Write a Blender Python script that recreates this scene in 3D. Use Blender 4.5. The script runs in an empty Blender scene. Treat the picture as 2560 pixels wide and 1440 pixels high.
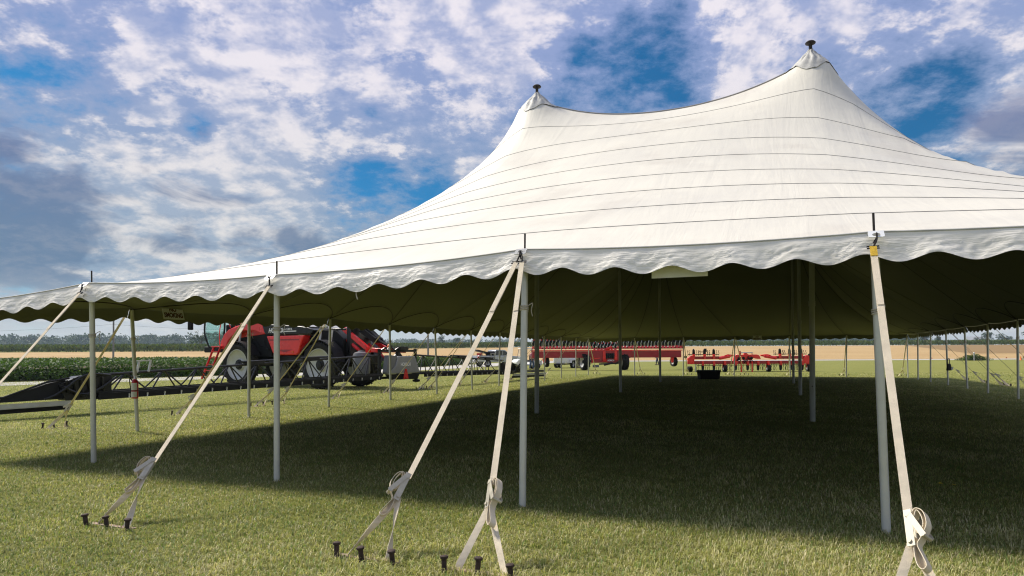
import bpy, bmesh, math, random
import numpy as np
from mathutils import Vector, Matrix, noise as mnoise

random.seed(7)
rng = np.random.default_rng(11)
SC = bpy.context.scene
COL = SC.collection
R = math.radians
PI = math.pi

# ------------------------------------------------------------------ camera
CAM_H, PITCH, ROLL = 1.4552, 0.0208, -0.0048
cam_d = bpy.data.cameras.new('camera')
cam = bpy.data.objects.new('camera', cam_d)
COL.objects.link(cam)
cam_d.sensor_width = 36.0
cam_d.lens = 36.0 * 1669.3 / 2560.0
cam_d.shift_y = 128.4 / 2560.0
cam_d.clip_start = 0.05
cam_d.clip_end = 6000.0
_f = Vector((0, math.cos(PITCH), math.sin(PITCH)))
_r = Vector((1, 0, 0))
_u = _r.cross(_f)
_r2 = _r * math.cos(ROLL) + _u * math.sin(ROLL)
_u2 = -_r * math.sin(ROLL) + _u * math.cos(ROLL)
cam.matrix_world = Matrix(((_r2.x, _u2.x, -_f.x, 0), (_r2.y, _u2.y, -_f.y, 0), (_r2.z, _u2.z, -_f.z, CAM_H), (0, 0, 0, 1)))
SC.camera = cam
SC.render.resolution_x, SC.render.resolution_y = 1024, 576
SC.cycles.pixel_filter_type = 'BLACKMAN_HARRIS'
SC.cycles.filter_width = 1.15
SC.cycles.max_bounces = 6
SC.cycles.diffuse_bounces = 3
SC.cycles.glossy_bounces = 2
SC.cycles.transmission_bounces = 5
SC.cycles.volume_bounces = 0

# ------------------------------------------------------------------ sky, sun, exposure
SUN_AZ = math.atan2(1.105, -1.715)      # direction towards the sun, in the ground plane
SUN_EL = R(49)
sun_dir = Vector((math.cos(SUN_AZ) * math.cos(SUN_EL), math.sin(SUN_AZ) * math.cos(SUN_EL), math.sin(SUN_EL)))
sl = bpy.data.lights.new('sun', 'SUN')
sl.energy = 4.2
sl.angle = R(10.0)
sl.color = (1.0, 0.935, 0.82)
so = bpy.data.objects.new('sun', sl)
so.rotation_euler = sun_dir.to_track_quat('Z', 'Y').to_euler()
so.location = (-30, 20, 40)
COL.objects.link(so)

SC.view_settings.view_transform = 'Standard'
SC.view_settings.look = 'None'
SC.view_settings.exposure = 0.45
SC.view_settings.gamma = 1.0
SC.view_settings.use_curve_mapping = False


class NT:
    """small helper for node trees"""
    def __init__(s, tree):
        s.t = tree
        s.n = tree.nodes
        s.l = tree.links
    def new(s, typ, **kw):
        n = s.n.new(typ)
        for k, v in kw.items():
            setattr(n, k, v)
        return n
    def put(s, sock, val):
        if isinstance(val, bpy.types.NodeSocket):
            s.l.new(val, sock)
        else:
            sock.default_value = val
    def math(s, op, a, b=0.0, c=None, clamp=False):
        n = s.new('ShaderNodeMath', operation=op, use_clamp=clamp)
        s.put(n.inputs[0], a)
        s.put(n.inputs[1], b)
        if c is not None:
            s.put(n.inputs[2], c)
        return n.outputs[0]
    def vmath(s, op, a, b=(0, 0, 0), out=0):
        n = s.new('ShaderNodeVectorMath', operation=op)
        s.put(n.inputs[0], a)
        if op != 'NORMALIZE' and op != 'LENGTH':
            s.put(n.inputs[1], b)
        return n.outputs[out]
    def ramp(s, v, lo, hi, a=0.0, b=1.0, smooth=True):
        n = s.new('ShaderNodeMapRange', interpolation_type='SMOOTHSTEP' if smooth else 'LINEAR')
        s.put(n.inputs['Value'], v)
        n.inputs['From Min'].default_value = lo
        n.inputs['From Max'].default_value = hi
        n.inputs['To Min'].default_value = a
        n.inputs['To Max'].default_value = b
        return n.outputs[0]
    def mix(s, f, a, b, mode='MIX'):
        n = s.new('ShaderNodeMix', data_type='RGBA', blend_type=mode)
        s.put(n.inputs[0], f)
        for sock, val in ((n.inputs[6], a), (n.inputs[7], b)):
            if isinstance(val, tuple) and len(val) == 3:
                val = val + (1,)
            s.put(sock, val)
        return n.outputs[2]
    def noise(s, vec, scale, detail=6, rough=0.55, dist=0.0, dim='3D'):
        n = s.new('ShaderNodeTexNoise', noise_dimensions=dim)
        if vec is not None:
            s.put(n.inputs['Vector'], vec)
        n.inputs['Scale'].default_value = scale
        n.inputs['Detail'].default_value = detail
        n.inputs['Roughness'].default_value = rough
        n.inputs['Distortion'].default_value = dist
        return n.outputs[0]


world = bpy.data.worlds.new('World')
SC.world = world
world.use_nodes = True
wt = NT(world.node_tree)
wt.n.clear()
SKY_STRENGTH = 0.10
SEED = 0.37
sky = wt.new('ShaderNodeTexSky', sky_type='NISHITA', sun_disc=False)
sky.sun_elevation = SUN_EL
sky.sun_rotation = math.atan2(sun_dir.x, sun_dir.y)
sky.altitude = 200
sky.air_density = 1.0
sky.dust_density = 0.6
sky.ozone_density = 2.2
tc = wt.new('ShaderNodeTexCoord')
D = tc.outputs['Generated']
sep = wt.new('ShaderNodeSeparateXYZ')
wt.l.new(D, sep.inputs[0])
dz = wt.math('MAXIMUM', sep.outputs[2], 0.0)
# a broken cloud deck seen in perspective
den = wt.math('ADD', dz, 0.30)
comb = wt.new('ShaderNodeCombineXYZ')
wt.l.new(wt.math('DIVIDE', sep.outputs[0], den), comb.inputs[0])
wt.l.new(wt.math('DIVIDE', sep.outputs[1], den), comb.inputs[1])
comb.inputs[2].default_value = SEED
P = comb.outputs[0]


def blobs(v, items):
    """clearings (< 0) and banks (> 0) of the deck round given bearings"""
    for px, py, rad, amp in items:
        c = Vector(((px - 1280) / 1669.0, 1.0, (883 - py) / 1669.0)).normalized()
        dd = wt.vmath('DISTANCE', D, tuple(c), out=1)
        v = wt.math('ADD', v, wt.ramp(dd, 0.0, rad / 1669.0, amp, 0.0))
    return v


n_low = wt.noise(P, 1.5, 3, 0.55, 0.1)
n_mid = wt.noise(P, 4.2, 7, 0.62, 0.12)
n_fin = wt.noise(P, 9.5, 6, 0.66, 0.08)
cov = wt.math('ADD', wt.math('ADD', wt.math('MULTIPLY', n_low, 0.36), wt.math('MULTIPLY', n_mid, 0.40)), wt.math('MULTIPLY', n_fin, 0.24))
cov = blobs(cov, [(1450, 170, 300, -0.06), (1700, 250, 380, -0.075), (2330, 270, 420, -0.105), (870, 500, 170, -0.14), (1010, 450, 160, -0.09),
                  (1250, 30, 420, 0.10), (600, 30, 300, 0.05), (560, 430, 480, 0.05), (2560, 360, 170, 0.16), (1950, 60, 420, 0.06),
                  (2500, 60, 300, 0.06), (130, 130, 220, -0.06), (500, 310, 70, -0.13), (1320, 180, 120, 0.08), (420, 600, 260, 0.07)])
veil = wt.ramp(cov, 0.375, 0.485)
puff = wt.ramp(wt.math('ADD', cov, wt.math('MULTIPLY', wt.math('SUBTRACT', n_fin, 0.5), 0.20)), 0.470, 0.555)
# relief: the same field looked up a little way towards the sun
P2 = wt.vmath('ADD', P, (sun_dir.x * 0.07, sun_dir.y * 0.07, 0.0))
n_mid2 = wt.noise(P2, 4.2, 5, 0.62, 0.12)
rel = wt.math('MULTIPLY', wt.math('SUBTRACT', n_mid, n_mid2), 2.4)
# thick dark-bellied clouds low down
n_drk = wt.noise(wt.vmath('ADD', P, (7.3, 2.1, 0.0)), 3.0, 6, 0.58, 0.5)
drk = blobs(wt.math('ADD', n_drk, wt.ramp(dz, 0.12, 0.42, 0.02, -0.26)), [(50, 500, 260, 0.22), (80, 610, 200, 0.14), (2560, 270, 230, 0.26), (720, 650, 200, 0.06), (500, 310, 60, 0.16)])
darkf = wt.ramp(wt.math('ADD', drk, wt.math('MULTIPLY', wt.math('SUBTRACT', n_mid, 0.5), 0.35)), 0.50, 0.70)
nishita = wt.mix(1.0, sky.outputs[0], (SKY_STRENGTH, SKY_STRENGTH, SKY_STRENGTH), 'MULTIPLY')
blue = wt.mix(1.0, nishita, (0.085, 0.50, 0.74), 'MULTIPLY')
up = wt.ramp(dz, 0.10, 0.45)
veil_c = wt.mix(up, (0.27, 0.37, 0.49), (0.27, 0.345, 0.59))
puff_c = wt.mix(up, (0.70, 0.69, 0.68), (0.81, 0.765, 0.83))
puff_c = wt.mix(wt.ramp(rel, -0.25, 0.25, 0.85, 0.0), puff_c, veil_c)
skyc = wt.mix(veil, blue, veil_c)
skyc = wt.mix(puff, skyc, puff_c)
skyc = wt.mix(wt.math('MULTIPLY', darkf, 0.85), skyc, wt.mix(up, (0.10, 0.18, 0.30), (0.17, 0.18, 0.38)))
skyc = wt.mix(wt.ramp(dz, 0.0, 0.12, 0.95, 0.0), skyc, (0.62, 0.64, 0.63))
bg = wt.new('ShaderNodeBackground')
wt.l.new(skyc, bg.inputs[0])
bg.inputs[1].default_value = 0.78
wo = wt.new('ShaderNodeOutputWorld')
wt.l.new(bg.outputs[0], wo.inputs[0])


# ------------------------------------------------------------------ materials
def mat(name, col, rough=0.6, metal=0.0, var=0.18, scale=6.0, bump=0.0, bscale=60.0, spec=0.4, dirt=None, dscale=1.3, coat=0.0):
    m = bpy.data.materials.new(name)
    m.use_nodes = True
    t = NT(m.node_tree)
    p = t.n['Principled BSDF']
    tcn = t.new('ShaderNodeTexCoord')
    v = tcn.outputs['Object']
    c = col + (1,)
    nz = t.noise(v, scale, 6, 0.6)
    f = t.ramp(nz, 0.25, 0.75, 1 - var, 1 + var)
    base = t.mix(1.0, c, f, 'MULTIPLY')
    if dirt:
        dn = t.noise(v, dscale, 8, 0.65)
        base = t.mix(t.ramp(dn, 0.5, 0.72, 0.0, dirt[3]), base, dirt[:3])
    t.put(p.inputs['Base Color'], base)
    t.put(p.inputs['Roughness'], t.ramp(nz, 0.2, 0.8, max(0.05, rough - 0.1), min(1, rough + 0.1)))
    p.inputs['Metallic'].default_value = metal
    p.inputs['Specular IOR Level'].default_value = spec
    if coat:
        p.inputs['Coat Weight'].default_value = coat
        p.inputs['Coat Roughness'].default_value = 0.12
    if bump:
        bn = t.new('ShaderNodeBump')
        bn.inputs['Strength'].default_value = bump
        bn.inputs['Distance'].default_value = 0.02
        t.put(bn.inputs['Height'], t.noise(v, bscale, 5, 0.6))
        t.put(p.inputs['Normal'], bn.outputs[0])
    return m


MT = {}
MT['vinyl'] = mat('canopy vinyl', (0.665, 0.63, 0.54), 0.5, 0, 0.03, 0.8, 0.05, 3.0, 0.35, (0.47, 0.42, 0.35, 0.35), 0.7)
MT['vinyl_under'] = mat('canopy underside', (0.145, 0.148, 0.085), 0.65, 0, 0.10, 0.5, 0.04, 3.0, 0.2)  # shade below the white cloth is put into this dark olive colour
MT['valance'] = mat('valance vinyl', (0.84, 0.80, 0.72), 0.5, 0, 0.04, 3.0, 0.35, 9.0, 0.35, (0.60, 0.52, 0.38, 0.18), 2.5)


def weather_vinyl(m):
    # tension wrinkles running down the cloth, scuffs and water marks
    t = NT(m.node_tree)
    p = t.n['Principled BSDF']
    v = t.new('ShaderNodeTexCoord').outputs['Object']
    mp = t.new('ShaderNodeMapping')
    t.put(mp.inputs['Vector'], v)
    mp.inputs['Scale'].default_value = (2.6, 0.22, 0.22)
    h = t.math('ADD', t.noise(mp.outputs[0], 1.0, 5, 0.6, 0.6), t.math('MULTIPLY', t.noise(v, 1.1, 4, 0.6), 0.8))
    b = t.new('ShaderNodeBump')
    b.inputs['Strength'].default_value = 0.13
    b.inputs['Distance'].default_value = 0.16
    t.put(b.inputs['Height'], h)
    t.put(p.inputs['Normal'], b.outputs[0])
    base = p.inputs['Base Color'].links[0].from_socket
    sm = t.ramp(t.noise(v, 4.5, 8, 0.75, 0.8), 0.68, 0.76, 0.0, 0.35)
    base = t.mix(sm, base, (0.30, 0.26, 0.22))
    st = t.ramp(t.noise(mp.outputs[0], 0.6, 6, 0.65), 0.5, 0.75, 0.0, 0.10)
    base = t.mix(st, base, (0.42, 0.38, 0.33))
    t.put(p.inputs['Base Color'], base)


weather_vinyl(MT['vinyl'])


def crumple(m, strength, scales):
    t = NT(m.node_tree)
    p = t.n['Principled BSDF']
    v = t.new('ShaderNodeTexCoord').outputs['Object']
    wv_ = t.vmath('ADD', v, t.new('ShaderNodeTexNoise').outputs[1])
    h = 0.0
    for sc, am in scales:
        n_ = t.new('ShaderNodeTexVoronoi', feature='F1')
        n_.inputs['Scale'].default_value = sc
        n_.inputs['Randomness'].default_value = 1.0
        t.put(n_.inputs['Vector'], wv_)
        h = t.math('ADD', h, t.math('MULTIPLY', n_.outputs[0], am))
    h = t.math('MULTIPLY', h, t.ramp(t.noise(v, 1.6, 3, 0.5), 0.38, 0.62, 0.25, 1.0))
    b = t.new('ShaderNodeBump')
    b.inputs['Strength'].default_value = strength
    b.inputs['Distance'].default_value = 0.05
    t.put(b.inputs['Height'], h)
    t.put(p.inputs['Normal'], b.outputs[0])


crumple(MT['valance'], 0.19, ((2.6, 0.8), (6.5, 0.32), (15.0, 0.10)))
MT['seam'] = mat('seam tape', (0.30, 0.285, 0.27), 0.7)
MT['tape'] = mat('dark reinforcing tape', (0.075, 0.074, 0.046), 0.8)
MT['piping'] = mat('hem piping', (0.45, 0.44, 0.42), 0.7)
MT['cap'] = mat('peak cap vinyl', (0.44, 0.43, 0.40), 0.55, 0, 0.15, 6.0, 0.5, 18.0)
MT['pole'] = mat('painted aluminium pole', (0.62, 0.615, 0.55), 0.42, 0.25, 0.10, 3.0, 0.03, 30, 0.5, (0.40, 0.41, 0.38, 0.5), 3.0)
MT['cpole'] = mat('centre pole aluminium', (0.34, 0.35, 0.33), 0.45, 0.4, 0.12, 3.0)
MT['iron'] = mat('dark iron', (0.035, 0.03, 0.028), 0.6, 0.6, 0.3, 20, 0.2, 80)
MT['rust'] = mat('rusty stake iron', (0.055, 0.038, 0.032), 0.75, 0.35, 0.4, 30, 0.35, 90, 0.4, (0.16, 0.085, 0.05, 0.6), 18)
MT['barrust'] = mat('rusted anchor bar', (0.34, 0.25, 0.20), 0.8, 0.1, 0.3, 18)
MT['web'] = mat('cream webbing', (0.76, 0.66, 0.50), 0.85, 0, 0.10, 9.0, 0.5, 220, 0.15, (0.50, 0.42, 0.28, 0.4), 3.0)
MT['yellowweb'] = mat('yellow stained webbing', (0.62, 0.40, 0.05), 0.85, 0, 0.2, 40, 0.5, 200, 0.15)
MT['rope'] = mat('pale rope', (0.55, 0.50, 0.42), 0.9, 0, 0.2, 40, 0.4, 150)
MT['zinc'] = mat('zinc ratchet', (0.50, 0.46, 0.37), 0.55, 0.35, 0.15, 20)
MT['steel'] = mat('bright steel', (0.62, 0.62, 0.62), 0.3, 0.9, 0.1, 20)
MT['plate'] = mat('white plate', (0.78, 0.78, 0.76), 0.4, 0.2, 0.05, 8)
MT['redpaint'] = mat('red machine paint', (0.80, 0.020, 0.018), 0.30, 0, 0.08, 2.0, 0, 60, 0.5, (0.30, 0.05, 0.04, 0.35), 1.2, coat=0.4)
MT['reddark'] = mat('deep red frame paint', (0.33, 0.010, 0.020), 0.38, 0, 0.12, 2.0, 0, 60, 0.5, (0.16, 0.03, 0.03, 0.4), 1.5, coat=0.2)
MT['blackpaint'] = mat('black paint', (0.009, 0.009, 0.010), 0.34, 0, 0.3, 4, 0, 60, 0.4, (0.03, 0.027, 0.024, 0.3), 2.0)
MT['plastic'] = mat('black plastic', (0.012, 0.012, 0.013), 0.55, 0, 0.2, 6, 0, 60, 0.2)
MT['tyre'] = mat('tyre rubber', (0.018, 0.018, 0.017), 0.82, 0, 0.25, 8, 0.2, 40, 0.3, (0.07, 0.06, 0.045, 0.45), 3.0)
MT['rim'] = mat('light grey rim paint', (0.50, 0.51, 0.50), 0.42, 0.1, 0.07, 3.0, 0, 60, 0.5, (0.33, 0.30, 0.25, 0.4), 2.0)
MT['grey'] = mat('mid grey panel', (0.15, 0.155, 0.165), 0.4, 0, 0.08, 2.0)
MT['shield'] = mat('rear shield grey', (0.24, 0.245, 0.25), 0.4, 0, 0.08, 2.0)
MT['lgrey'] = mat('light grey panel', (0.42, 0.42, 0.41), 0.45, 0, 0.08, 2.0)
MT['alu'] = mat('aluminium channel', (0.50, 0.51, 0.52), 0.4, 0.6, 0.12, 4.0)
MT['white'] = mat('white paint', (0.78, 0.78, 0.76), 0.45, 0, 0.04, 3.0)
MT['lettering'] = mat('white lettering', (0.80, 0.80, 0.80), 0.5, 0, 0.02, 3.0)
MT['orange'] = mat('orange plastic', (0.75, 0.16, 0.01), 0.4, 0, 0.05, 3.0)
MT['redlens'] = mat('red reflector', (0.70, 0.02, 0.015), 0.3, 0, 0.05, 3.0)
MT['silver'] = mat('silver car paint', (0.42, 0.43, 0.44), 0.28, 0.6, 0.05, 2.0, coat=0.6)
MT['darkglass'] = mat('dark glass', (0.02, 0.025, 0.03), 0.06, 0, 0.1, 2.0, spec=0.8)
MT['wood'] = mat('weathered pole wood', (0.26, 0.245, 0.22), 0.85, 0, 0.25, 5, 0.3, 20)
MT['extred'] = mat('extinguisher red', (0.50, 0.015, 0.02), 0.3, 0, 0.05, 5, coat=0.4)
MT['paper'] = mat('label paper', (0.68, 0.67, 0.62), 0.7, 0, 0.12, 25)
MT['sign'] = mat('sign card', (0.84, 0.84, 0.82), 0.55, 0, 0.05, 4)
MT['signink'] = mat('sign ink', (0.10, 0.012, 0.012), 0.6)
MT['skin'] = mat('skin', (0.50, 0.27, 0.19), 0.6, 0, 0.08, 8)
MT['hair'] = mat('grey white hair', (0.55, 0.53, 0.50), 0.8)
MT['darkhair'] = mat('dark hair', (0.04, 0.03, 0.02), 0.8)
MT['pink'] = mat('pink checked shirt', (0.62, 0.30, 0.36), 0.85, 0, 0.25, 30)
MT['jeans'] = mat('blue jeans', (0.06, 0.10, 0.20), 0.9, 0, 0.2, 12)
MT['blueshirt'] = mat('bright blue shirt', (0.015, 0.06, 0.24), 0.85, 0, 0.1, 10)
MT['navy'] = mat('navy trousers', (0.025, 0.035, 0.075), 0.9, 0, 0.2, 12)
MT['khaki'] = mat('khaki shirt', (0.26, 0.25, 0.16), 0.9, 0, 0.15, 12)
MT['shoe'] = mat('dark shoe', (0.02, 0.018, 0.016), 0.7)
MT['leafy'] = mat('yellow leaf', (0.80, 0.60, 0.03), 0.6, 0, 0.1, 9)
MT['barnroof'] = mat('grey barn roof', (0.40, 0.41, 0.42), 0.6, 0.2, 0.1, 1)
MT['bark'] = mat('bark', (0.10, 0.08, 0.06), 0.9, 0, 0.3, 6, 0.4, 20)


def glass_mat():
    m = bpy.data.materials.new('green tinted cab glass')
    m.use_nodes = True
    p = m.node_tree.nodes['Principled BSDF']
    p.inputs['Base Color'].default_value = (0.74, 0.93, 0.88, 1)
    p.inputs['Roughness'].default_value = 0.04
    p.inputs['Transmission Weight'].default_value = 0.92
    p.inputs['IOR'].default_value = 1.08
    return m


MT['cabglass'] = glass_mat()
MT['clearglass'] = glass_mat()
MT['clearglass'].name = 'clear glass'
MT['clearglass'].node_tree.nodes['Principled BSDF'].inputs['Base Color'].default_value = (0.9, 0.93, 0.92, 1)


def foliage_mat(name, c1, c2, c3=None, scale=0.6, trans=0.35, attr=None, rough=0.6):
    m = bpy.data.materials.new(name)
    m.use_nodes = True
    t = NT(m.node_tree)
    t.n.clear()
    tcn = t.new('ShaderNodeTexCoord')
    v = tcn.outputs['Object']
    f = t.ramp(t.noise(v, scale, 6, 0.65), 0.32, 0.68)
    col = t.mix(f, c1, c2)
    if c3:
        col = t.mix(t.ramp(t.noise(v, scale * 3.7, 4, 0.6), 0.55, 0.72, 0, 0.8), col, c3)
    if attr:
        a = t.new('ShaderNodeAttribute', attribute_name=attr)
        col = t.mix(1.0, col, a.outputs['Color'], 'MULTIPLY')
    d = t.new('ShaderNodeBsdfPrincipled')
    t.put(d.inputs['Base Color'], col)
    d.inputs['Roughness'].default_value = rough
    d.inputs['Specular IOR Level'].default_value = 0.25
    tr = t.new('ShaderNodeBsdfTranslucent')
    t.put(tr.inputs['Color'], t.mix(1.0, col, (1.15, 1.2, 0.6), 'MULTIPLY'))
    ms = t.new('ShaderNodeMixShader')
    ms.inputs[0].default_value = trans
    t.l.new(d.outputs[0], ms.inputs[1])
    t.l.new(tr.outputs[0], ms.inputs[2])
    o = t.new('ShaderNodeOutputMaterial')
    t.l.new(ms.outputs[0], o.inputs[0])
    return m


MT['soy'] = foliage_mat('soybean leaves', (0.036, 0.076, 0.013), (0.072, 0.135, 0.024), None, 0.5, 0.3, 'tint')
MT['corn'] = foliage_mat('corn leaves', (0.065, 0.10, 0.016), (0.105, 0.14, 0.028), (0.15, 0.145, 0.035), 0.25, 0.3, 'tint')
MT['tree'] = foliage_mat('tree foliage', (0.022, 0.045, 0.012), (0.050, 0.085, 0.022), None, 0.2, 0.25, 'tint')
MT['flower'] = foliage_mat('flower bed leaves', (0.05, 0.09, 0.015), (0.11, 0.16, 0.02), None, 1.0, 0.3, 'tint')
MT['blade'] = foliage_mat('grass blades', (0.325, 0.34, 0.108), (0.39, 0.39, 0.155), None, 0.5, 0.35, 'tint', 0.5)


# ------------------------------------------------------------------ mesh helpers
Z = Vector((0, 0, 1))


def catmull(pts, n=6, closed=False):
    pts = [Vector(p) for p in pts]
    out = []
    m = len(pts)
    for i in range(m if closed else m - 1):
        if closed:
            a, b, c, d = pts[(i - 1) % m], pts[i], pts[(i + 1) % m], pts[(i + 2) % m]
        else:
            a, b, c, d = pts[max(i - 1, 0)], pts[i], pts[i + 1], pts[min(i + 2, m - 1)]
        for k in range(n):
            t = k / n
            out.append(0.5 * ((2 * b) + (c - a) * t + (2 * a - 5 * b + 4 * c - d) * t * t + (3 * b - a - 3 * c + d) * t ** 3))
    if not closed:
        out.append(pts[-1])
    return out


class MB:
    def __init__(s):
        s.v, s.f, s.m = [], [], []
        s.k = 0
    def mi(s, k):
        s.k = k
        return s
    def _add(s, vs, fs):
        o = len(s.v)
        s.v += [tuple(v) for v in vs]
        s.f += [tuple(i + o for i in f) for f in fs]
        s.m += [s.k] * len(fs)
        return s
    BF = [(0, 3, 2, 1), (4, 5, 6, 7), (0, 1, 5, 4), (1, 2, 6, 5), (2, 3, 7, 6), (3, 0, 4, 7)]
    def box(s, c, d, rot=None):
        c = Vector(c)
        h = Vector(d) * 0.5
        vs = [Vector((x * h.x, y * h.y, z * h.z)) for z in (-1, 1) for x, y in ((-1, -1), (1, -1), (1, 1), (-1, 1))]
        if rot is not None:
            vs = [rot @ v for v in vs]
        return s._add([v + c for v in vs], s.BF)
    def bar(s, p0, p1, w, h, up=Z):
        p0, p1 = Vector(p0), Vector(p1)
        x = (p1 - p0)
        L = x.length
        x = x / L
        up = Vector(up)
        y = up.cross(x)
        if y.length < 1e-4:
            y = Vector((0, 1, 0)).cross(x)
        y.normalize()
        z = x.cross(y)
        vs = []
        for e in (-1, 1):
            for a, b in ((-1, -1), (1, -1), (1, 1), (-1, 1)):
                vs.append((p0 + p1) / 2 + x * (a * L / 2) + y * (b * w / 2) + z * (e * h / 2))
        return s._add(vs, s.BF)
    def hexa(s, pts):
        """eight corners: bottom four anticlockwise from above, then top four"""
        return s._add(pts, s.BF)
    def path(s, pts, r, n=7, closed=False, radii=None):
        pts = [Vector(p) for p in pts]
        m = len(pts)
        rings = []
        prev = None
        for i, p in enumerate(pts):
            if closed:
                t = pts[(i + 1) % m] - pts[i - 1]
            else:
                t = pts[min(i + 1, m - 1)] - pts[max(i - 1, 0)]
            t.normalize()
            if prev is None:
                a = t.orthogonal().normalized()
            else:
                a = prev - t * prev.dot(t)
                a = a.normalized() if a.length > 1e-6 else t.orthogonal().normalized()
            prev = a
            b = t.cross(a)
            rr = radii[i] if radii else r
            rings.append([p + (a * math.cos(2 * PI * k / n) + b * math.sin(2 * PI * k / n)) * rr for k in range(n)])
        vs = [v for g in rings for v in g]
        fs = []
        for i in range(m if closed else m - 1):
            j = (i + 1) % m
            for k in range(n):
                fs.append((i * n + k, i * n + (k + 1) % n, j * n + (k + 1) % n, j * n + k))
        if not closed:
            fs.append(tuple(range(n - 1, -1, -1)))
            fs.append(tuple((m - 1) * n + k for k in range(n)))
        return s._add(vs, fs)
    def tube(s, p0, p1, r, r1=None, n=8):
        return s.path([p0, p1], r, n, radii=[r, r if r1 is None else r1])
    def lathe(s, prof, c=(0, 0, 0), axis=Z, n=16, caps=True):
        c = Vector(c)
        ax = Vector(axis).normalized()
        a = ax.orthogonal().normalized()
        b = ax.cross(a)
        vs = []
        for r, z in prof:
            for k in range(n):
                t = 2 * PI * k / n
                vs.append(c + ax * z + (a * math.cos(t) + b * math.sin(t)) * r)
        fs = []
        for i in range(len(prof) - 1):
            for k in range(n):
                fs.append((i * n + k, i * n + (k + 1) % n, (i + 1) * n + (k + 1) % n, (i + 1) * n + k))
        if caps:
            fs.append(tuple(range(n - 1, -1, -1)))
            fs.append(tuple((len(prof) - 1) * n + k for k in range(n)))
        return s._add(vs, fs)
    def prism(s, poly, y0, y1, plane='xz'):
        """polygon in the plane, anticlockwise, extruded along the third axis"""
        n = len(poly)
        def mk(a, b, t):
            return {'xz': (a, t, b), 'yz': (t, a, b), 'xy': (a, b, t)}[plane]
        vs = [mk(a, b, y0) for a, b in poly] + [mk(a, b, y1) for a, b in poly]
        fs = [tuple(range(n)), tuple(range(2 * n - 1, n - 1, -1))]
        for i in range(n):
            j = (i + 1) % n
            fs.append((i, i + n, j + n, j))
        return s._add(vs, fs)
    def ribbon(s, pts, wdir, width, thick=0.004):
        pts = [Vector(p) for p in pts]
        m = len(pts)
        vs = []
        for i, p in enumerate(pts):
            w = Vector(wdir[i]) if isinstance(wdir, list) else Vector(wdir)
            t = (pts[min(i + 1, m - 1)] - pts[max(i - 1, 0)]).normalized()
            w = (w - t * w.dot(t)).normalized()
            nn = t.cross(w)
            for a, b in ((-1, -1), (1, -1), (1, 1), (-1, 1)):
                vs.append(p + w * (a * width / 2) + nn * (b * thick / 2))
        fs = [(3, 2, 1, 0), tuple((m - 1) * 4 + k for k in range(4))]
        for i in range(m - 1):
            for k in range(4):
                fs.append((i * 4 + k, i * 4 + (k + 1) % 4, (i + 1) * 4 + (k + 1) % 4, (i + 1) * 4 + k))
        return s._add(vs, fs)
    def mesh(s, name, mats, smooth=35):
        me = bpy.data.meshes.new(name)
        me.from_pydata(s.v, [], s.f)
        for m_ in (mats if isinstance(mats, (list, tuple)) else [mats]):
            me.materials.append(MT[m_] if isinstance(m_, str) else m_)
        if isinstance(mats, (list, tuple)) and len(mats) > 1:
            me.polygons.foreach_set('material_index', s.m)
        bm = bmesh.new()
        bm.from_mesh(me)
        bmesh.ops.recalc_face_normals(bm, faces=bm.faces)
        bm.to_mesh(me)
        bm.free()
        if smooth:
            me.polygons.foreach_set('use_smooth', [True] * len(me.polygons))
            me.set_sharp_from_angle(angle=R(smooth))
        return me
    def build(s, name, mats, parent=None, smooth=35, bevel=0.0, loc=None, rot=None):
        o = link(name, s.mesh(name, mats, smooth), parent)
        if bevel:
            b = o.modifiers.new('bevel', 'BEVEL')
            b.width = bevel
            b.segments = 2
            b.limit_method = 'ANGLE'
            b.angle_limit = R(40)
        if loc is not None:
            o.location = loc
        if rot is not None:
            o.rotation_euler = rot
        return o


def link(name, me, parent=None):
    o = bpy.data.objects.new(name, me)
    COL.objects.link(o)
    if parent is not None:
        o.parent = parent
    return o


def tag(o, label=None, cat=None, group=None, kind=None):
    if label:
        o['label'] = label
    if cat:
        o['category'] = cat
    if group:
        o['group'] = group
    if kind:
        o['kind'] = kind
    return o


def empty(name, loc=(0, 0, 0), rz=0.0):
    o = bpy.data.objects.new(name, None)
    o.empty_display_size = 0.3
    COL.objects.link(o)
    o.location = loc
    o.rotation_euler = (0, 0, rz)
    return o


def text_part(name, body, size, mtl, parent, loc, rot, extrude=0.004, width=None, shear=0.0, offset=0.0):
    cu = bpy.data.curves.new(name, 'FONT')
    cu.body = body
    cu.size = size
    cu.extrude = extrude
    cu.align_x = 'CENTER'
    cu.align_y = 'CENTER'
    cu.shear = shear
    cu.offset = offset
    tmp = bpy.data.objects.new(name + '_tmp', cu)
    COL.objects.link(tmp)
    dg = bpy.context.evaluated_depsgraph_get()
    me = bpy.data.meshes.new_from_object(tmp.evaluated_get(dg))
    bpy.data.objects.remove(tmp)
    me.name = name
    me.materials.clear()
    me.materials.append(MT[mtl])
    if width:
        xs = [v.co.x for v in me.vertices]
        k = width / (max(xs) - min(xs))
        for v in me.vertices:
            v.co.x *= k
    o = link(name, me, parent)
    o.location = loc
    o.rotation_euler = rot
    return o


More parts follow.
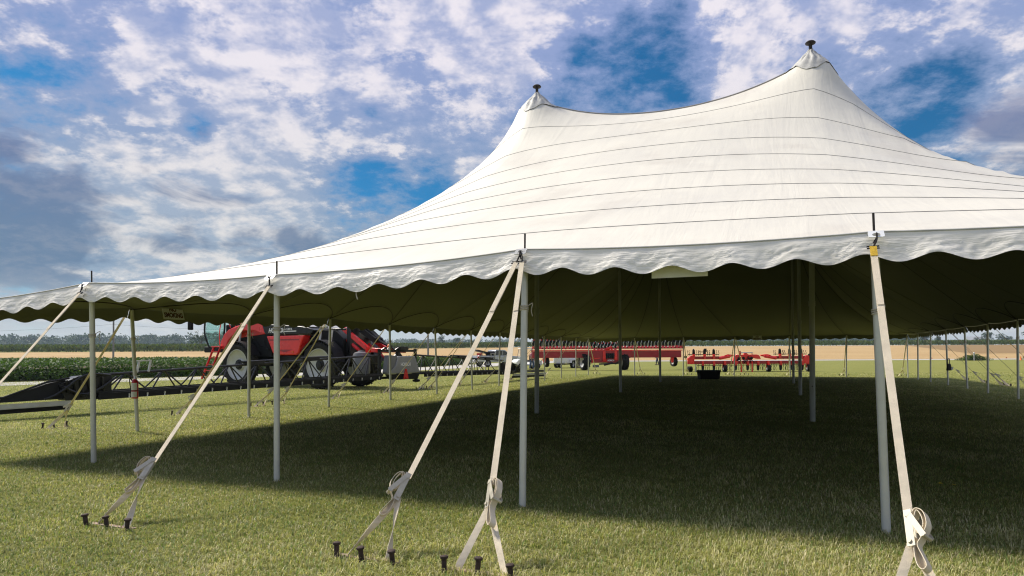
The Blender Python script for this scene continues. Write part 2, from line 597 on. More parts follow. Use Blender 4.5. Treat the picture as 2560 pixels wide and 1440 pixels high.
def np_mesh(name, V, F, mats, smooth=False):
    """V (n,3), F (m,4) or (m,3) numpy"""
    me = bpy.data.meshes.new(name)
    k = F.shape[1]
    me.vertices.add(len(V))
    me.vertices.foreach_set('co', np.ascontiguousarray(V, dtype=np.float32).ravel())
    me.loops.add(F.size)
    me.loops.foreach_set('vertex_index', np.ascontiguousarray(F, dtype=np.int32).ravel())
    me.polygons.add(len(F))
    me.polygons.foreach_set('loop_start', np.arange(0, F.size, k, dtype=np.int32))
    for m_ in mats:
        me.materials.append(MT[m_] if isinstance(m_, str) else m_)
    me.update(calc_edges=True)
    if smooth:
        me.polygons.foreach_set('use_smooth', np.ones(len(F), dtype=bool))
    return me


def tint(me, cols):
    a = me.color_attributes.new('tint', 'FLOAT_COLOR', 'POINT')
    c = np.ones((len(me.vertices), 4), dtype=np.float32)
    c[:, :3] = cols
    a.data.foreach_set('color', c.ravel())


# ------------------------------------------------------------------ terrain
def hz(x, y):
    """height of the land: a flat lawn, fields that rise gently behind it"""
    y = np.asarray(y, dtype=float)
    a = np.clip(y - 92, 0, 230)
    z = np.where(a < 30, 0.0205 * a * a / 60.0, 0.0205 * (a - 15))
    z = z + np.clip(y - 322, 0, 2000) * 0.0088
    return z


def hzf(x, y):
    return float(hz(x, y))


def sheet(name, xs, ys, off, mtl, inside=None):
    X, Y = np.meshgrid(xs, ys, indexing='ij')
    V = np.stack([X, Y, hz(X, Y) + off], -1).reshape(-1, 3)
    n, m = len(xs), len(ys)
    I = np.arange(n * m).reshape(n, m)
    F = np.stack([I[:-1, :-1], I[1:, :-1], I[1:, 1:], I[:-1, 1:]], -1).reshape(-1, 4)
    o = link(name, np_mesh(name, V, F, [mtl], True))
    tag(o, kind='structure')
    return o


def strip_sheet(name, A, Bp, off, mtl, n=40, m=24):
    """a sheet between two polylines A and Bp (same number of points)"""
    def resample(P):
        P = np.array(P, float)
        t = np.linspace(0, len(P) - 1, n)
        return np.stack([np.interp(t, np.arange(len(P)), P[:, k]) for k in (0, 1)], -1)
    a, b = resample(A), resample(Bp)
    w = np.linspace(0, 1, m)[None, :, None]
    XY = a[:, None] * (1 - w) + b[:, None] * w
    V = np.concatenate([XY, (hz(XY[..., 0], XY[..., 1]) + off)[..., None]], -1).reshape(-1, 3)
    I = np.arange(n * m).reshape(n, m)
    F = np.stack([I[:-1, :-1], I[1:, :-1], I[1:, 1:], I[:-1, 1:]], -1).reshape(-1, 4)
    me = np_mesh(name, V, F, [mtl], True)
    bm = bmesh.new(); bm.from_mesh(me)
    bmesh.ops.recalc_face_normals(bm, faces=bm.faces)
    if sum(f.normal.z for f in bm.faces) < 0:
        bmesh.ops.reverse_faces(bm, faces=bm.faces)
    bm.to_mesh(me); bm.free()
    o = link(name, me)
    tag(o, kind='structure')
    return o


def ground_mat(name, kind):
    m = bpy.data.materials.new(name)
    m.use_nodes = True
    t = NT(m.node_tree)
    p = t.n['Principled BSDF']
    v = t.new('ShaderNodeTexCoord').outputs['Object']
    p.inputs['Roughness'].default_value = 0.9
    p.inputs['Specular IOR Level'].default_value = 0.1
    bn = t.new('ShaderNodeBump')
    if kind == 'lawn':
        a = t.noise(v, 0.35, 6, 0.6)
        b = t.noise(v, 3.2, 6, 0.65)
        c = t.noise(v, 38, 5, 0.7)
        mp = t.new('ShaderNodeMapping')
        t.put(mp.inputs['Vector'], v)
        mp.inputs['Rotation'].default_value = (0, 0, R(20))
        mp.inputs['Scale'].default_value = (0.05, 1.1, 1)
        st = t.noise(mp.outputs[0], 1.0, 4, 0.6)
        col = t.mix(t.ramp(a, 0.3, 0.7), (0.20, 0.21, 0.052), (0.245, 0.243, 0.068))
        col = t.mix(t.ramp(b, 0.52, 0.75, 0, 0.55), col, (0.32, 0.29, 0.12))
        col = t.mix(t.ramp(st, 0.45, 0.7, 0, 0.4), col, (0.185, 0.20, 0.05))
        col = t.mix(1.0, col, t.ramp(c, 0.25, 0.75, 0.55, 1.35), 'MULTIPLY')
        t.put(bn.inputs['Height'], t.math('ADD', t.noise(v, 60, 6, 0.75), t.math('MULTIPLY', t.noise(v, 9, 4, 0.6), 1.6)))
        bn.inputs['Strength'].default_value = 0.9
        bn.inputs['Distance'].default_value = 0.03
    elif kind == 'gravel':
        col = t.mix(t.ramp(t.noise(v, 0.7, 6, 0.6), 0.3, 0.7), (0.40, 0.38, 0.34), (0.50, 0.48, 0.44))
        col = t.mix(1.0, col, t.ramp(t.noise(v, 25, 4, 0.7), 0.25, 0.75, 0.7, 1.25), 'MULTIPLY')
        t.put(bn.inputs['Height'], t.noise(v, 30, 5, 0.7))
        bn.inputs['Strength'].default_value = 0.5
        bn.inputs['Distance'].default_value = 0.03
    elif kind == 'stubble':
        mp = t.new('ShaderNodeMapping')
        t.put(mp.inputs['Vector'], v)
        mp.inputs['Rotation'].default_value = (0, 0, R(-38))
        mp.inputs['Scale'].default_value = (0.012, 0.5, 1)
        st = t.noise(mp.outputs[0], 1.0, 6, 0.65)
        a = t.noise(v, 0.05, 6, 0.6)
        col = t.mix(t.ramp(a, 0.3, 0.7), (0.40, 0.27, 0.125), (0.47, 0.335, 0.165))
        col = t.mix(t.ramp(st, 0.4, 0.68, 0, 0.75), col, (0.34, 0.225, 0.10))
        col = t.mix(1.0, col, t.ramp(t.noise(v, 2.5, 4, 0.7), 0.25, 0.75, 0.8, 1.2), 'MULTIPLY')
        t.put(bn.inputs['Height'], st)
        bn.inputs['Strength'].default_value = 0.3
        bn.inputs['Distance'].default_value = 0.1
    elif kind == 'plough':
        mp = t.new('ShaderNodeMapping')
        t.put(mp.inputs['Vector'], v)
        mp.inputs['Rotation'].default_value = (0, 0, R(-8))
        mp.inputs['Scale'].default_value = (0.01, 0.4, 1)
        st = t.noise(mp.outputs[0], 1.0, 6, 0.65)
        col = t.mix(t.ramp(st, 0.3, 0.7), (0.22, 0.145, 0.065), (0.28, 0.185, 0.085))
        t.put(bn.inputs['Height'], st)
        bn.inputs['Strength'].default_value = 0.4
        bn.inputs['Distance'].default_value = 0.1
    else:
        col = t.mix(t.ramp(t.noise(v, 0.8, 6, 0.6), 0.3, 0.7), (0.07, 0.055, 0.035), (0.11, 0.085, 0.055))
        t.put(bn.inputs['Height'], t.noise(v, 12, 5, 0.7))
        bn.inputs['Strength'].default_value = 0.5
    t.put(p.inputs['Base Color'], col)
    t.put(p.inputs['Normal'], bn.outputs[0])
    return m


for k in ('lawn', 'gravel', 'stubble', 'plough', 'soil'):
    MT[k] = ground_mat(k, k)

gx = np.concatenate([np.linspace(-3000, -200, 15), np.linspace(-180, 180, 73), np.linspace(200, 3000, 15)])
gy = np.concatenate([np.linspace(-300, -20, 8), np.linspace(-10, 130, 57), np.linspace(136, 400, 45), np.linspace(430, 3200, 30)])
sheet('ground', gx, gy, 0.0, 'lawn')
# gravel lane on the left, meeting the lane behind the lawn
lane_near = [(-75, -22), (-36.0, 19.5), (-27.0, 29.6), (-16.6, 41.5), (-8.0, 58.0), (2.0, 87.0), (8.0, 103.0)]
lane_far = [(-81, -19), (-40.5, 22.0), (-30.5, 32.6), (-20.2, 45.0), (-12.0, 62.0), (-4.0, 92.0), (0.0, 110.0)]
strip_sheet('gravel_lane', lane_near, lane_far, 0.004, 'gravel', 60, 6)
strip_sheet('gravel_road', [(0, 104.5), (60, 106), (140, 108), (260, 112)], [(0, 110.5), (60, 112), (140, 114), (260, 118)], 0.012, 'gravel', 40, 4)
strip_sheet('stubble_field', [(-150, 100), (-60, 101), (0, 111), (60, 112.4), (140, 114.4), (260, 118.4)], [(-420, 226), (-150, 231), (10, 316), (140, 320), (300, 322), (520, 324)], 0.02, 'stubble', 50, 30)
strip_sheet('ploughed_field', [(103, 150), (140, 149), (200, 150), (330, 156)], [(186, 316), (240, 317), (300, 318), (520, 322)], 0.05, 'plough', 30, 16)
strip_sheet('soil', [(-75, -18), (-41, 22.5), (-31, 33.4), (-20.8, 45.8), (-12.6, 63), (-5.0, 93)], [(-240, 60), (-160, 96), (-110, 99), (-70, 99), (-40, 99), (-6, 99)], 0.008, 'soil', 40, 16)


# ------------------------------------------------------------------ planted masses
def leaf_cloud(C, size, up=0.4, aspect=1.0):
    """one bent leaf (two triangles) per point of C; returns verts, faces"""
    n = len(C)
    nrm = rng.normal(size=(n, 3))
    nrm[:, 2] = np.abs(nrm[:, 2]) + up
    nrm /= np.linalg.norm(nrm, axis=1)[:, None]
    t = np.cross(nrm, rng.normal(size=(n, 3)))
    t /= np.linalg.norm(t, axis=1)[:, None] + 1e-9
    b = np.cross(nrm, t)
    s = (np.asarray(size) * rng.uniform(0.6, 1.35, n))[:, None]
    V = np.stack([C - t * s * 0.5, C - b * s * 0.32 * aspect + nrm * s * 0.08, C + t * s * 0.5, C + b * s * 0.32 * aspect + nrm * s * 0.08], 1).reshape(-1, 3)
    F = np.arange(4 * n).reshape(n, 4)
    return V, F


def upright_cloud(C, h, w):
    """one upright blade-like leaf per point"""
    n = len(C)
    a = rng.uniform(0, 2 * PI, n)
    d = np.stack([np.cos(a), np.sin(a), np.zeros(n)], -1) * (np.asarray(w) * rng.uniform(0.6, 1.3, n))[:, None]
    lean = rng.normal(size=(n, 3)) * 0.28
    lean[:, 2] = 1
    up = lean * (np.asarray(h) * rng.uniform(0.6, 1.2, n))[:, None]
    V = np.stack([C - d * 0.3, C + d * 0.3, C + up + d, C + up * 0.75 - d], 1).reshape(-1, 3)
    return V, np.arange(4 * n).reshape(n, 4)


def cloud_obj(name, parts, mtl, jitter=0.25, parent=None):
    Vs, Fs, o = [], [], 0
    for V, F in parts:
        Vs.append(V)
        Fs.append(F + o)
        o += len(V)
    V, F = np.concatenate(Vs), np.concatenate(Fs)
    me = np_mesh(name, V, F, [mtl])
    g = np.repeat(rng.uniform(1 - jitter, 1 + jitter, len(F)), 4)
    h = np.repeat(rng.normal(0, jitter * 0.25, len(F)), 4)
    tint(me, np.stack([g * (1 + h), g, g * (1 - h)], -1))
    return link(name, me, parent)


# soybeans: a thick bushy front row, then the closed canopy of the field
fr = np.array([(-75, -18), (-41, 22.5), (-31, 33.4), (-20.8, 45.8), (-12.6, 63), (-5.4, 93)], float)
seg = np.linalg.norm(np.diff(fr, axis=0), axis=1)
cum = np.concatenate([[0], np.cumsum(seg)])


def along(s):
    x = np.interp(s, cum, fr[:, 0])
    y = np.interp(s, cum, fr[:, 1])
    return np.stack([x, y], -1)


n = 52000
s_ = rng.uniform(cum[1] - 14, cum[-1], n)
p = along(s_)
tg = along(s_ + 0.5) - along(s_ - 0.5)
tg /= np.linalg.norm(tg, axis=1)[:, None] + 1e-9
nn = np.stack([-tg[:, 1], tg[:, 0]], -1)
dep = rng.uniform(0, 1, n) ** 1.5 * 1.5
wob = np.array([mnoise.noise(Vector((a * 0.9, 0, 0))) for a in s_])
hgt = 1.02 + 0.10 * wob
zz = rng.uniform(0.03, 1.0, n) * hgt
dep = dep + np.abs(zz - 0.5) ** 2 * 0.7 - 0.12 * wob
C = np.concatenate([p + nn * dep[:, None], zz[:, None]], 1)
C[:, 2] += hz(C[:, 0], C[:, 1])
front = leaf_cloud(C, 0.14, 0.3)
n = 72000
yy = np.exp(rng.uniform(np.log(18), np.log(99), n))
xe = np.interp(yy, fr[:, 1], fr[:, 0])
xx = xe - 0.9 - rng.uniform(0, 1, n) * (0.85 * yy + 12)
C = np.stack([xx, yy, 0.96 + 0.08 * rng.normal(size=n) + hz(xx, yy)], -1)
top = leaf_cloud(C, 0.10 + yy * 0.0022, 0.8)
tag(cloud_obj('soybean_field', [front, top], 'soy'), 'low dark green soybean crop beyond the gravel lane at left', 'crop', kind='stuff')
# dark sheet among the leaves, added to stand for the shade inside the crop
strip_sheet('crop_shade', [(-41.8, 22.8), (-32.0, 34.2), (-21.6, 46.6), (-13.4, 63.8), (-6.2, 93)], [(-130, 88), (-100, 97), (-80, 97), (-50, 97), (-9, 97)], 0.66, 'soil', 40, 20)


def corn(name, A, Bq, depth, h, n, label):
    t = rng.uniform(0, 1, n)
    w = rng.uniform(0, 1, n) ** 1.6
    A, Bq = np.array(A, float), np.array(Bq, float)
    x = A[0] + (Bq[0] - A[0]) * t
    y = A[1] + (Bq[1] - A[1]) * t + w * depth
    lev = rng.uniform(0, 0.72, n)
    C = np.stack([x, y, hz(x, y) + lev * h], -1)
    part = upright_cloud(C, h * 0.38, h * 0.12)
    return tag(cloud_obj(name, [part], 'corn', 0.3), label, 'crop', kind='stuff')


corn('corn_field', (-330, 229), (-72, 233), 26, 2.6, 24000, 'tall green corn crop in front of the woods at left')
corn('corn_field', (-76, 262), (-2, 300), 24, 2.4, 9000, 'corn crop behind the boom and the silver pickup')
corn('corn_field', (-4, 320), (330, 328), 30, 2.5, 24000, 'thin green corn strip above the stubble at right')


# trees
def crown_pts(n, lobes):
    """points spread through uneven lobes (centre, radius)"""
    k = rng.integers(0, len(lobes), n)
    c = np.array([l[0] for l in lobes])[k]
    r = np.array([l[1] for l in lobes])[k]
    d = rng.normal(size=(n, 3))
    d /= np.linalg.norm(d, axis=1)[:, None]
    q = rng.uniform(0.35, 1.05, n) ** 0.6
    return c + d * r * q[:, None]


TREEDATA = []
for k in range(6):
    W = rng.uniform(0.34, 0.50)
    lobes = []
    for j in range(9):
        a = rng.uniform(0, 2 * PI)
        rr = rng.uniform(0, 0.62) * W
        zc = rng.uniform(0.34, 0.84)
        s = rng.uniform(0.13, 0.24)
        lobes.append(((math.cos(a) * rr, math.sin(a) * rr, zc), (s, s, s * 0.85)))
    TREEDATA.append(lobes)


def tree_meshes(k, n, leaf):
    C = crown_pts(n, TREEDATA[k])
    V, F = leaf_cloud(C, leaf, 0.4, 1.4)
    me = np_mesh('crown', V, F, ['tree'])
    g = np.repeat(rng.uniform(0.7, 1.3, len(F)), 4)
    tint(me, np.stack([g, g, g], -1))
    b = MB()
    b.path([(0, 0, -0.02), (0.01, 0, 0.2), (0.0, 0.01, 0.42), (0.02, 0, 0.7)], 0.03, 6, radii=[0.035, 0.026, 0.02, 0.008])
    for lo in TREEDATA[k][:4]:
        b.path([(0.005, 0, 0.3), Vector(lo[0]) * 0.6 + Vector((0, 0, 0.14)), lo[0]], 0.012, 5, radii=[0.014, 0.010, 0.004])
    return me, b.mesh('trunk', 'bark')


TM = [tree_meshes(k, 420, 0.075) for k in range(6)]


def tree(x, y, h, label, w=1.0, k=None, group=None):
    k = rng.integers(0, 6) if k is None else k
    e = empty('tree', (x, y, hzf(x, y)), rng.uniform(0, 6.28))
    e.scale = (h * w, h * w, h)
    link('crown', TM[k][0], e)
    link('trunk', TM[k][1], e)
    return tag(e, label, 'tree', group)


def wood(name, specs, label):
    """a far wood that reads as one mass; specs: (x0, y0, x1, y1, count, h0, h1, depth)"""
    parts = []
    for x0, y0, x1, y1, cnt, h0, h1, dp in specs:
        for i in range(cnt):
            t = (i + rng.uniform(0, 1)) / cnt
            x = x0 + (x1 - x0) * t
            y = y0 + (y1 - y0) * t + rng.uniform(0, dp)
            h = rng.uniform(h0, h1)
            C = crown_pts(200, TREEDATA[rng.integers(0, 6)])
            a = rng.uniform(0, 6.28)
            ca, sa = math.cos(a), math.sin(a)
            C = np.stack([C[:, 0] * ca - C[:, 1] * sa, C[:, 0] * sa + C[:, 1] * ca, C[:, 2] - 0.12], -1) * np.array([h * 1.7, h * 1.7, h * 1.12])
            C += np.array([x, y, hzf(x, y)])
            parts.append(leaf_cloud(C, 0.12 * h, 0.4, 1.4))
    return tag(cloud_obj(name, parts, 'tree', 0.35), label, 'wood', kind='stuff')


wood('far_wood', [(-720, 800, -250, 800, 150, 15, 21, 90), (-720, 780, -250, 780, 110, 9, 13, 20)], 'bluish wood along the horizon behind the corn at left')
wood('far_wood', [(-260, 1250, 20, 1250, 60, 13, 20, 90), (-260, 1230, 20, 1230, 50, 9, 12, 20), (-140, 840, 0, 880, 10, 6, 9, 60)], 'pale low wood on the horizon behind the sprayer boom')
wood('far_wood', [(255, 960, 590, 960, 110, 15, 20, 80), (268, 930, 330, 930, 16, 8, 14, 30), (262, 940, 590, 940, 80, 9, 13, 15)], 'blue green wood behind the cultivator')
tree(-149, 320, 9.0, 'dark round tree standing left of the sprayer cab glass', 1.3, 0)
tree(-134, 305, 8.2, 'tree seen through the green cab glass', 1.4, 3)
tree(-74, 700, 13.5, 'tallest tree of the clump left of the front tent straps', 1.25, 1)
tree(-58, 705, 11.5, 'rounded tree at the right of the clump behind the silver pickup', 1.6, 2)
tree(-42, 712, 9.0, 'low tree at the right end of the clump behind the silver pickup', 1.7, 4)
tree(-91, 706, 8.0, 'low tree at the left end of the clump behind the boom', 1.2, 5)
tree(318, 540, 11, 'tree beside the far right side poles, left of the gap in the trees', 1.5, 1)
tree(337, 545, 12.5, 'tall tree at left of the gap above the ploughed field', 1.5, 4)
tree(350, 548, 8.5, 'low tree beside the gap above the ploughed field', 1.3, 5)
tree(388, 545, 11.5, 'spreading tree left of the pale barn', 1.6, 2)
tree(376, 540, 6.5, 'small bushy tree left of the spreading tree by the barn', 1.4, 3)
tree(413, 560, 10, 'tree standing right of the pale barn', 1.6, 0)
tree(432, 556, 11.5, 'dense tree between the last two side poles at right', 1.6, 3)
tree(456, 556, 12.5, 'tall tree behind the rightmost side pole', 1.5, 1)
tree(474, 560, 10.5, 'tree at the right end of the far tree row', 1.6, 4)
barn = empty('barn', (400, 575, hzf(400, 575)), R(-15))
MB().box((0, 0, 2.0), (15, 8, 4.0)).build('wall', 'white', barn)
MB().prism([(-4.6, 3.8), (4.6, 3.8), (0, 7.4)], -8, 8, 'yz').build('roof', 'barnroof', barn)
tag(barn, 'pale far barn with grey roof between trees at right', 'barn')


# ------------------------------------------------------------------ the tent (local axes: u across, v away from the camera)
B = 3.048
YAW = 0.3756
cy_, sy_ = math.cos(YAW), math.sin(YAW)


def t2w(u, v):
    x, y = u - 11.4288, v + 6.1182
    return (cy_ * x + sy_ * y, -sy_ * x + cy_ * y)


tent = empty('pole_tent', t2w(0, 0) + (0,), -YAW)
tag(tent, 'huge white pole tent with scalloped valance and peaked roof on the lawn', 'tent')
ZP = 7.75
NB = 18
EF = [2.22, 2.40, 2.36, 2.465, 2.42, 2.42, 2.40]       # front eave height at the poles
EL = [2.22, 2.36, 2.38, 2.46, 2.42, 2.41, 2.42, 2.42, 2.42, 2.42, 2.42, 2.42, 2.40]
ER = [2.40] + [2.42] * 11 + [2.40]
EB = [2.40] + [2.44] * 5 + [2.40]


def eave_row(hs, n):
    out = []
    for i in range(len(hs) - 1):
        for k in range(n):
            t = k / n
            out.append(hs[i] * (1 - t) + hs[i + 1] * t - 0.035 * 4 * t * (1 - t))
    out.append(hs[-1])
    return np.array(out)


NU, NV = 6 * NB + 1, 12 * NB + 1
U_, V_ = np.meshgrid(np.arange(NU) * B / NB, np.arange(NV) * B / NB, indexing='ij')
PEAKS = [(u * B, v * B) for u in (2, 4) for v in (3, 6, 9)]


def solve_roof():
    dm = np.min([np.hypot(U_ - a, V_ - b) for a, b in PEAKS], 0)
    z = 2.42 + (ZP - 2.42) * np.exp(-dm / 3.0)
    fix = np.zeros((NU, NV), bool)
    fix[0] = fix[-1] = True
    fix[:, 0] = fix[:, -1] = True
    z[0], z[-1] = eave_row(EL, NB), eave_row(ER, NB)
    z[:, 0], z[:, -1] = eave_row(EF, NB), eave_row(EB, NB)
    m = dm < 0.5
    z[m] = ZP - 0.45 * dm[m] / 0.5
    fix |= m
    wu, wv = np.ones((NU - 1, NV)), np.ones((NU, NV - 1))
    for v in (3, 6, 9):
        wu[2 * NB:4 * NB, v * NB] += 20
        wu[:2 * NB, v * NB] += 5
        wu[4 * NB:, v * NB] += 5
    for u in (2, 4):
        wv[u * NB, 3 * NB:9 * NB] += 20
        wv[u * NB, :3 * NB] += 5
        wv[u * NB, 9 * NB:] += 5
    S = np.zeros((NU, NV))
    S[:-1] += wu; S[1:] += wu; S[:, :-1] += wv; S[:, 1:] += wv
    par = (np.add.outer(np.arange(NU), np.arange(NV)) % 2).astype(bool)
    for it in range(900):
        for q in (par, ~par):
            a = np.zeros_like(z)
            a[:-1] += wu * z[1:]; a[1:] += wu * z[:-1]; a[:, :-1] += wv * z[:, 1:]; a[:, 1:] += wv * z[:, :-1]
            mm = q & ~fix
            z[mm] += 1.93 * (a / S - z)[mm]
    # hips of the cloth from the four corners up to the corner peaks
    for cu_, cv_, pu_, pv_ in ((0, 0, 2, 3), (6, 0, 4, 3), (0, 12, 2, 9), (6, 12, 4, 9)):
        ax, ay = cu_ * B, cv_ * B
        dx, dy = (pu_ - cu_) * B, (pv_ - cv_) * B
        Lh = math.hypot(dx, dy)
        t = ((U_ - ax) * dx + (V_ - ay) * dy) / Lh
        d = np.abs((U_ - ax) * dy - (V_ - ay) * dx) / Lh
        tt = np.clip(t / Lh, 0, 1)
        z = z + np.where(fix, 0, 0.17 * np.sin(PI * tt) * np.exp(-d / 0.55))
    return z


ROOF = solve_roof()


def roof(u, v):
    a = min(max(u / B * NB, 0), NU - 1.001)
    b = min(max(v / B * NB, 0), NV - 1.001)
    i, j = int(a), int(b)
    p, q = a - i, b - j
    return ROOF[i, j] * (1 - p) * (1 - q) + ROOF[i + 1, j] * p * (1 - q) + ROOF[i, j + 1] * (1 - p) * q + ROOF[i + 1, j + 1] * p * q


gu, gv = np.gradient(ROOF, B / NB)
NRM = np.stack([-gu, -gv, np.ones_like(ROOF)], -1)
NRM /= np.linalg.norm(NRM, axis=-1)[..., None]


def two_layers(name, Pg, Ng, thick, mats, parent):
    """cloth with an outer and an inner face: Pg (n,m,3) points, Ng their outward normals"""
    n, m = Pg.shape[:2]
    V = np.concatenate([Pg.reshape(-1, 3), (Pg - Ng * thick).reshape(-1, 3)])
    I = np.arange(n * m).reshape(n, m)
    F1 = np.stack([I[:-1, :-1], I[1:, :-1], I[1:, 1:], I[:-1, 1:]], -1).reshape(-1, 4)
    nf = np.cross(V[F1[0, 1]] - V[F1[0, 0]], V[F1[0, 2]] - V[F1[0, 0]])
    if nf @ Ng.reshape(-1, 3)[F1[0, 0]] < 0:
        F1 = F1[:, ::-1]
    F1 = np.concatenate([F1[:, [0, 1, 2]], F1[:, [0, 2, 3]]])      # both faces split along the same diagonal
    F2 = F1[:, ::-1] + n * m
    F = np.concatenate([F1, F2])
    # close the border
    ring = np.concatenate([I[:, 0], I[-1, 1:], I[-2::-1, -1], I[0, -2:0:-1]])
    r2 = np.roll(ring, -1)
    Fr = np.concatenate([np.stack([ring, r2, r2 + n * m], -1), np.stack([ring, r2 + n * m, ring + n * m], -1)])
    F = np.concatenate([F, Fr])
    me = np_mesh(name, V, F, mats, True)
    mi = np.zeros(len(F), dtype=np.int32)
    mi[len(F1):] = 1
    me.polygons.foreach_set('material_index', mi)
    nn_ = np.concatenate([Ng.reshape(-1, 3), -Ng.reshape(-1, 3)])
    me.normals_split_custom_set_from_vertices([tuple(x) for x in nn_])
    return link(name, me, parent)


RP = 6                      # grid rows in one strip of cloth
for k in range(12 * 3):
    a, b = k * RP, (k + 1) * RP
    Pg = np.stack([U_[:, a:b + 1], V_[:, a:b + 1], ROOF[:, a:b + 1]], -1)
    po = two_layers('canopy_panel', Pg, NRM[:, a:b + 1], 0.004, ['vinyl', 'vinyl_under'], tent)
    if k:
        # lapped, stitched seam on the panel's lower edge
        g = np.stack([U_[:, a], V_[:, a], ROOF[:, a]], -1)
        nr = NRM[:, a]
        tv = np.stack([np.zeros(NU), np.ones(NU), gv[:, a]], -1)
        tv /= np.linalg.norm(tv, axis=1)[:, None]
        wv_ = 0.0024 + 0.0055 * np.array([mnoise.noise(Vector((i * 0.14, k * 7.3, 0))) for i in range(NU)])[:, None]
        wv_ = np.clip(wv_, 0.0004, 0.006)
        prof = np.stack([g - tv * wv_, g - tv * wv_ + nr * 0.006, g + tv * wv_ + nr * 0.006, g + tv * wv_], 1)
        V = prof.reshape(-1, 3)
        I = np.arange(NU * 4).reshape(NU, 4)
        F = np.stack([I[:-1, :3], I[1:, :3], I[1:, 1:], I[:-1, 1:]], -1).reshape(-1, 4)
        link('seam', np_mesh('seam', V, F, ['seam'], False), po)

# ridge cable from peak to peak, lying on the cloth
for (ua, va), (ub, vb) in [((2, 3), (4, 3)), ((2, 3), (2, 6)), ((4, 3), (4, 6)), ((2, 6), (2, 9)), ((4, 6), (4, 9)), ((2, 9), (4, 9))]:
    pts = []
    for i in range(41):
        t = i / 40
        u, v = (ua + (ub - ua) * t) * B, (va + (vb - va) * t) * B
        pts.append((u, v, roof(u, v) + 0.02))
    MB().path(pts, 0.011, 6).build('ridge_cable', 'seam', tent)


# valance, one cloth per bay
def valance(p0, p1, o, hs, fine, name='valance'):
    p0, p1, o = np.array(p0), np.array(p1), np.array(o)
    nx, nz_ = (132, 12) if fine else (54, 5)
    P = np.zeros((nx + 1, nz_ + 1, 3))
    sd = p0[0] * 3.1 + p0[1] * 1.7
    for i in range(nx + 1):
        s = i / nx
        ez = hs[0] * (1 - s) + hs[1] * s - 0.035 * 4 * s * (1 - s)
        base = p0 + (p1 - p0) * s
        sc = 0.5 - 0.5 * math.cos(2 * PI * 6 * s + 1.1)
        dr = 0.185 + 0.068 * sc ** 0.9 + 0.012 * mnoise.noise(Vector((s * 4 + sd, 3, 0)))
        for j in range(nz_ + 1):
            t = j / nz_
            q = Vector((s * 9 + sd, t * 1.6, 0))
            w = mnoise.noise(q * 0.6) * 0.013
            if fine:
                r1 = 1 - abs(mnoise.noise(Vector((s * 16 + t * 5 + sd, t * 3.0 - s * 5, 2.0)))) * 2
                r2 = 1 - abs(mnoise.noise(Vector((s * 34 - t * 6 + sd, t * 6 + s * 9, 5.0)))) * 2
                w += 0.006 * r1 * abs(r1) + 0.004 * r2 * abs(r2)
            w *= min(1.0, t * 2.5)
            out = 0.012 + 0.075 * t + w
            P[i, j] = (base[0] + o[0] * out, base[1] + o[1] * out, ez + 0.006 - dr * t)
    du = np.gradient(P, axis=0)
    dv = np.gradient(P, axis=1)
    N = np.cross(du, dv)
    N /= np.linalg.norm(N, axis=-1)[..., None]
    if N[nx // 2, nz_ // 2] @ np.array([o[0], o[1], 0]) < 0:
        N = -N
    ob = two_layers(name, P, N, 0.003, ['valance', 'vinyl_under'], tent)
    # rolled hem along the eave
    pts = []
    for i in range(13):
        s = i / 12
        b_ = p0 + (p1 - p0) * s
        pts.append((b_[0] + o[0] * 0.012, b_[1] + o[1] * 0.012, hs[0] * (1 - s) + hs[1] * s - 0.035 * 4 * s * (1 - s) + 0.006))
    MB().path(pts, 0.009, 6).build('hem', 'piping', ob)
    return ob


for i in range(6):
    valance((i * B, 0), ((i + 1) * B, 0), (0, -1), EF[i:i + 2], True)
    valance((i * B, 12 * B), ((i + 1) * B, 12 * B), (0, 1), EB[i:i + 2], False)
for i in range(12):
    valance((0, i * B), (0, (i + 1) * B), (-1, 0), EL[i:i + 2], i < 1)
    valance((6 * B, i * B), (6 * B, (i + 1) * B), (1, 0), ER[i:i + 2], False)


# side poles
FOOT = {(1, 0): (-0.22, 0.21), (3, 0): (0.03, -0.18), (4, 0): (0.05, -0.02), (2, 0): (-0.02, 0.03), (0, 1): (0.05, 0.10)}


def side_pole(iu, iv, ez):
    u, v = iu * B, iv * B
    fo = FOOT.get((iu, iv), (random.uniform(-0.06, 0.06), random.uniform(-0.06, 0.06)))
    iu_ = 0.03 if iu == 0 else (-0.03 if iu == 6 else 0)
    iv_ = 0.03 if iv == 0 else (-0.03 if iv == 12 else 0)
    ft = Vector((u + iu_ + fo[0], v + iv_ + fo[1], -0.01))
    tp = Vector((u + iu_, v + iv_, ez - 0.05))
    o = MB().tube(ft, tp, 0.034, n=18).build('side_pole', 'pole', tent, 40)
    ax = (tp - ft).normalized()
    MB().tube(tp - ax * 0.02, tp + ax * 0.22, 0.0095, n=8).build('pin', 'iron', o)
    a = ax.orthogonal().normalized()
    b = ax.cross(a)
    c = ft + ax * random.uniform(1.72, 1.9)
    mb = MB()
    pts = []
    for k in range(41):
        t = k / 40 * 3 * 2 * PI
        pts.append(c + ax * (0.012 * t / (2 * PI) * 1.4 - 0.01) + (a * math.cos(t) + b * math.sin(t)) * 0.040)
    mb.path(pts, 0.0065, 5)
    k0 = pts[-1]
    mb.path(catmull([k0, k0 + a * 0.05 + ax * 0.03, k0 + a * 0.035 - ax * 0.04, k0 + a * 0.05 - ax * 0.10], 4), 0.005, 5)
    mb.build('rope_tie', 'rope', o)
    return o


SP = {}
for i in range(7):
    SP[(i, 0)] = side_pole(i, 0, EF[i])
    SP[(i, 12)] = side_pole(i, 12, EB[i])
for j in range(1, 12):
    SP[(0, j)] = side_pole(0, j, EL[j])
    SP[(6, j)] = side_pole(6, j, ER[j])

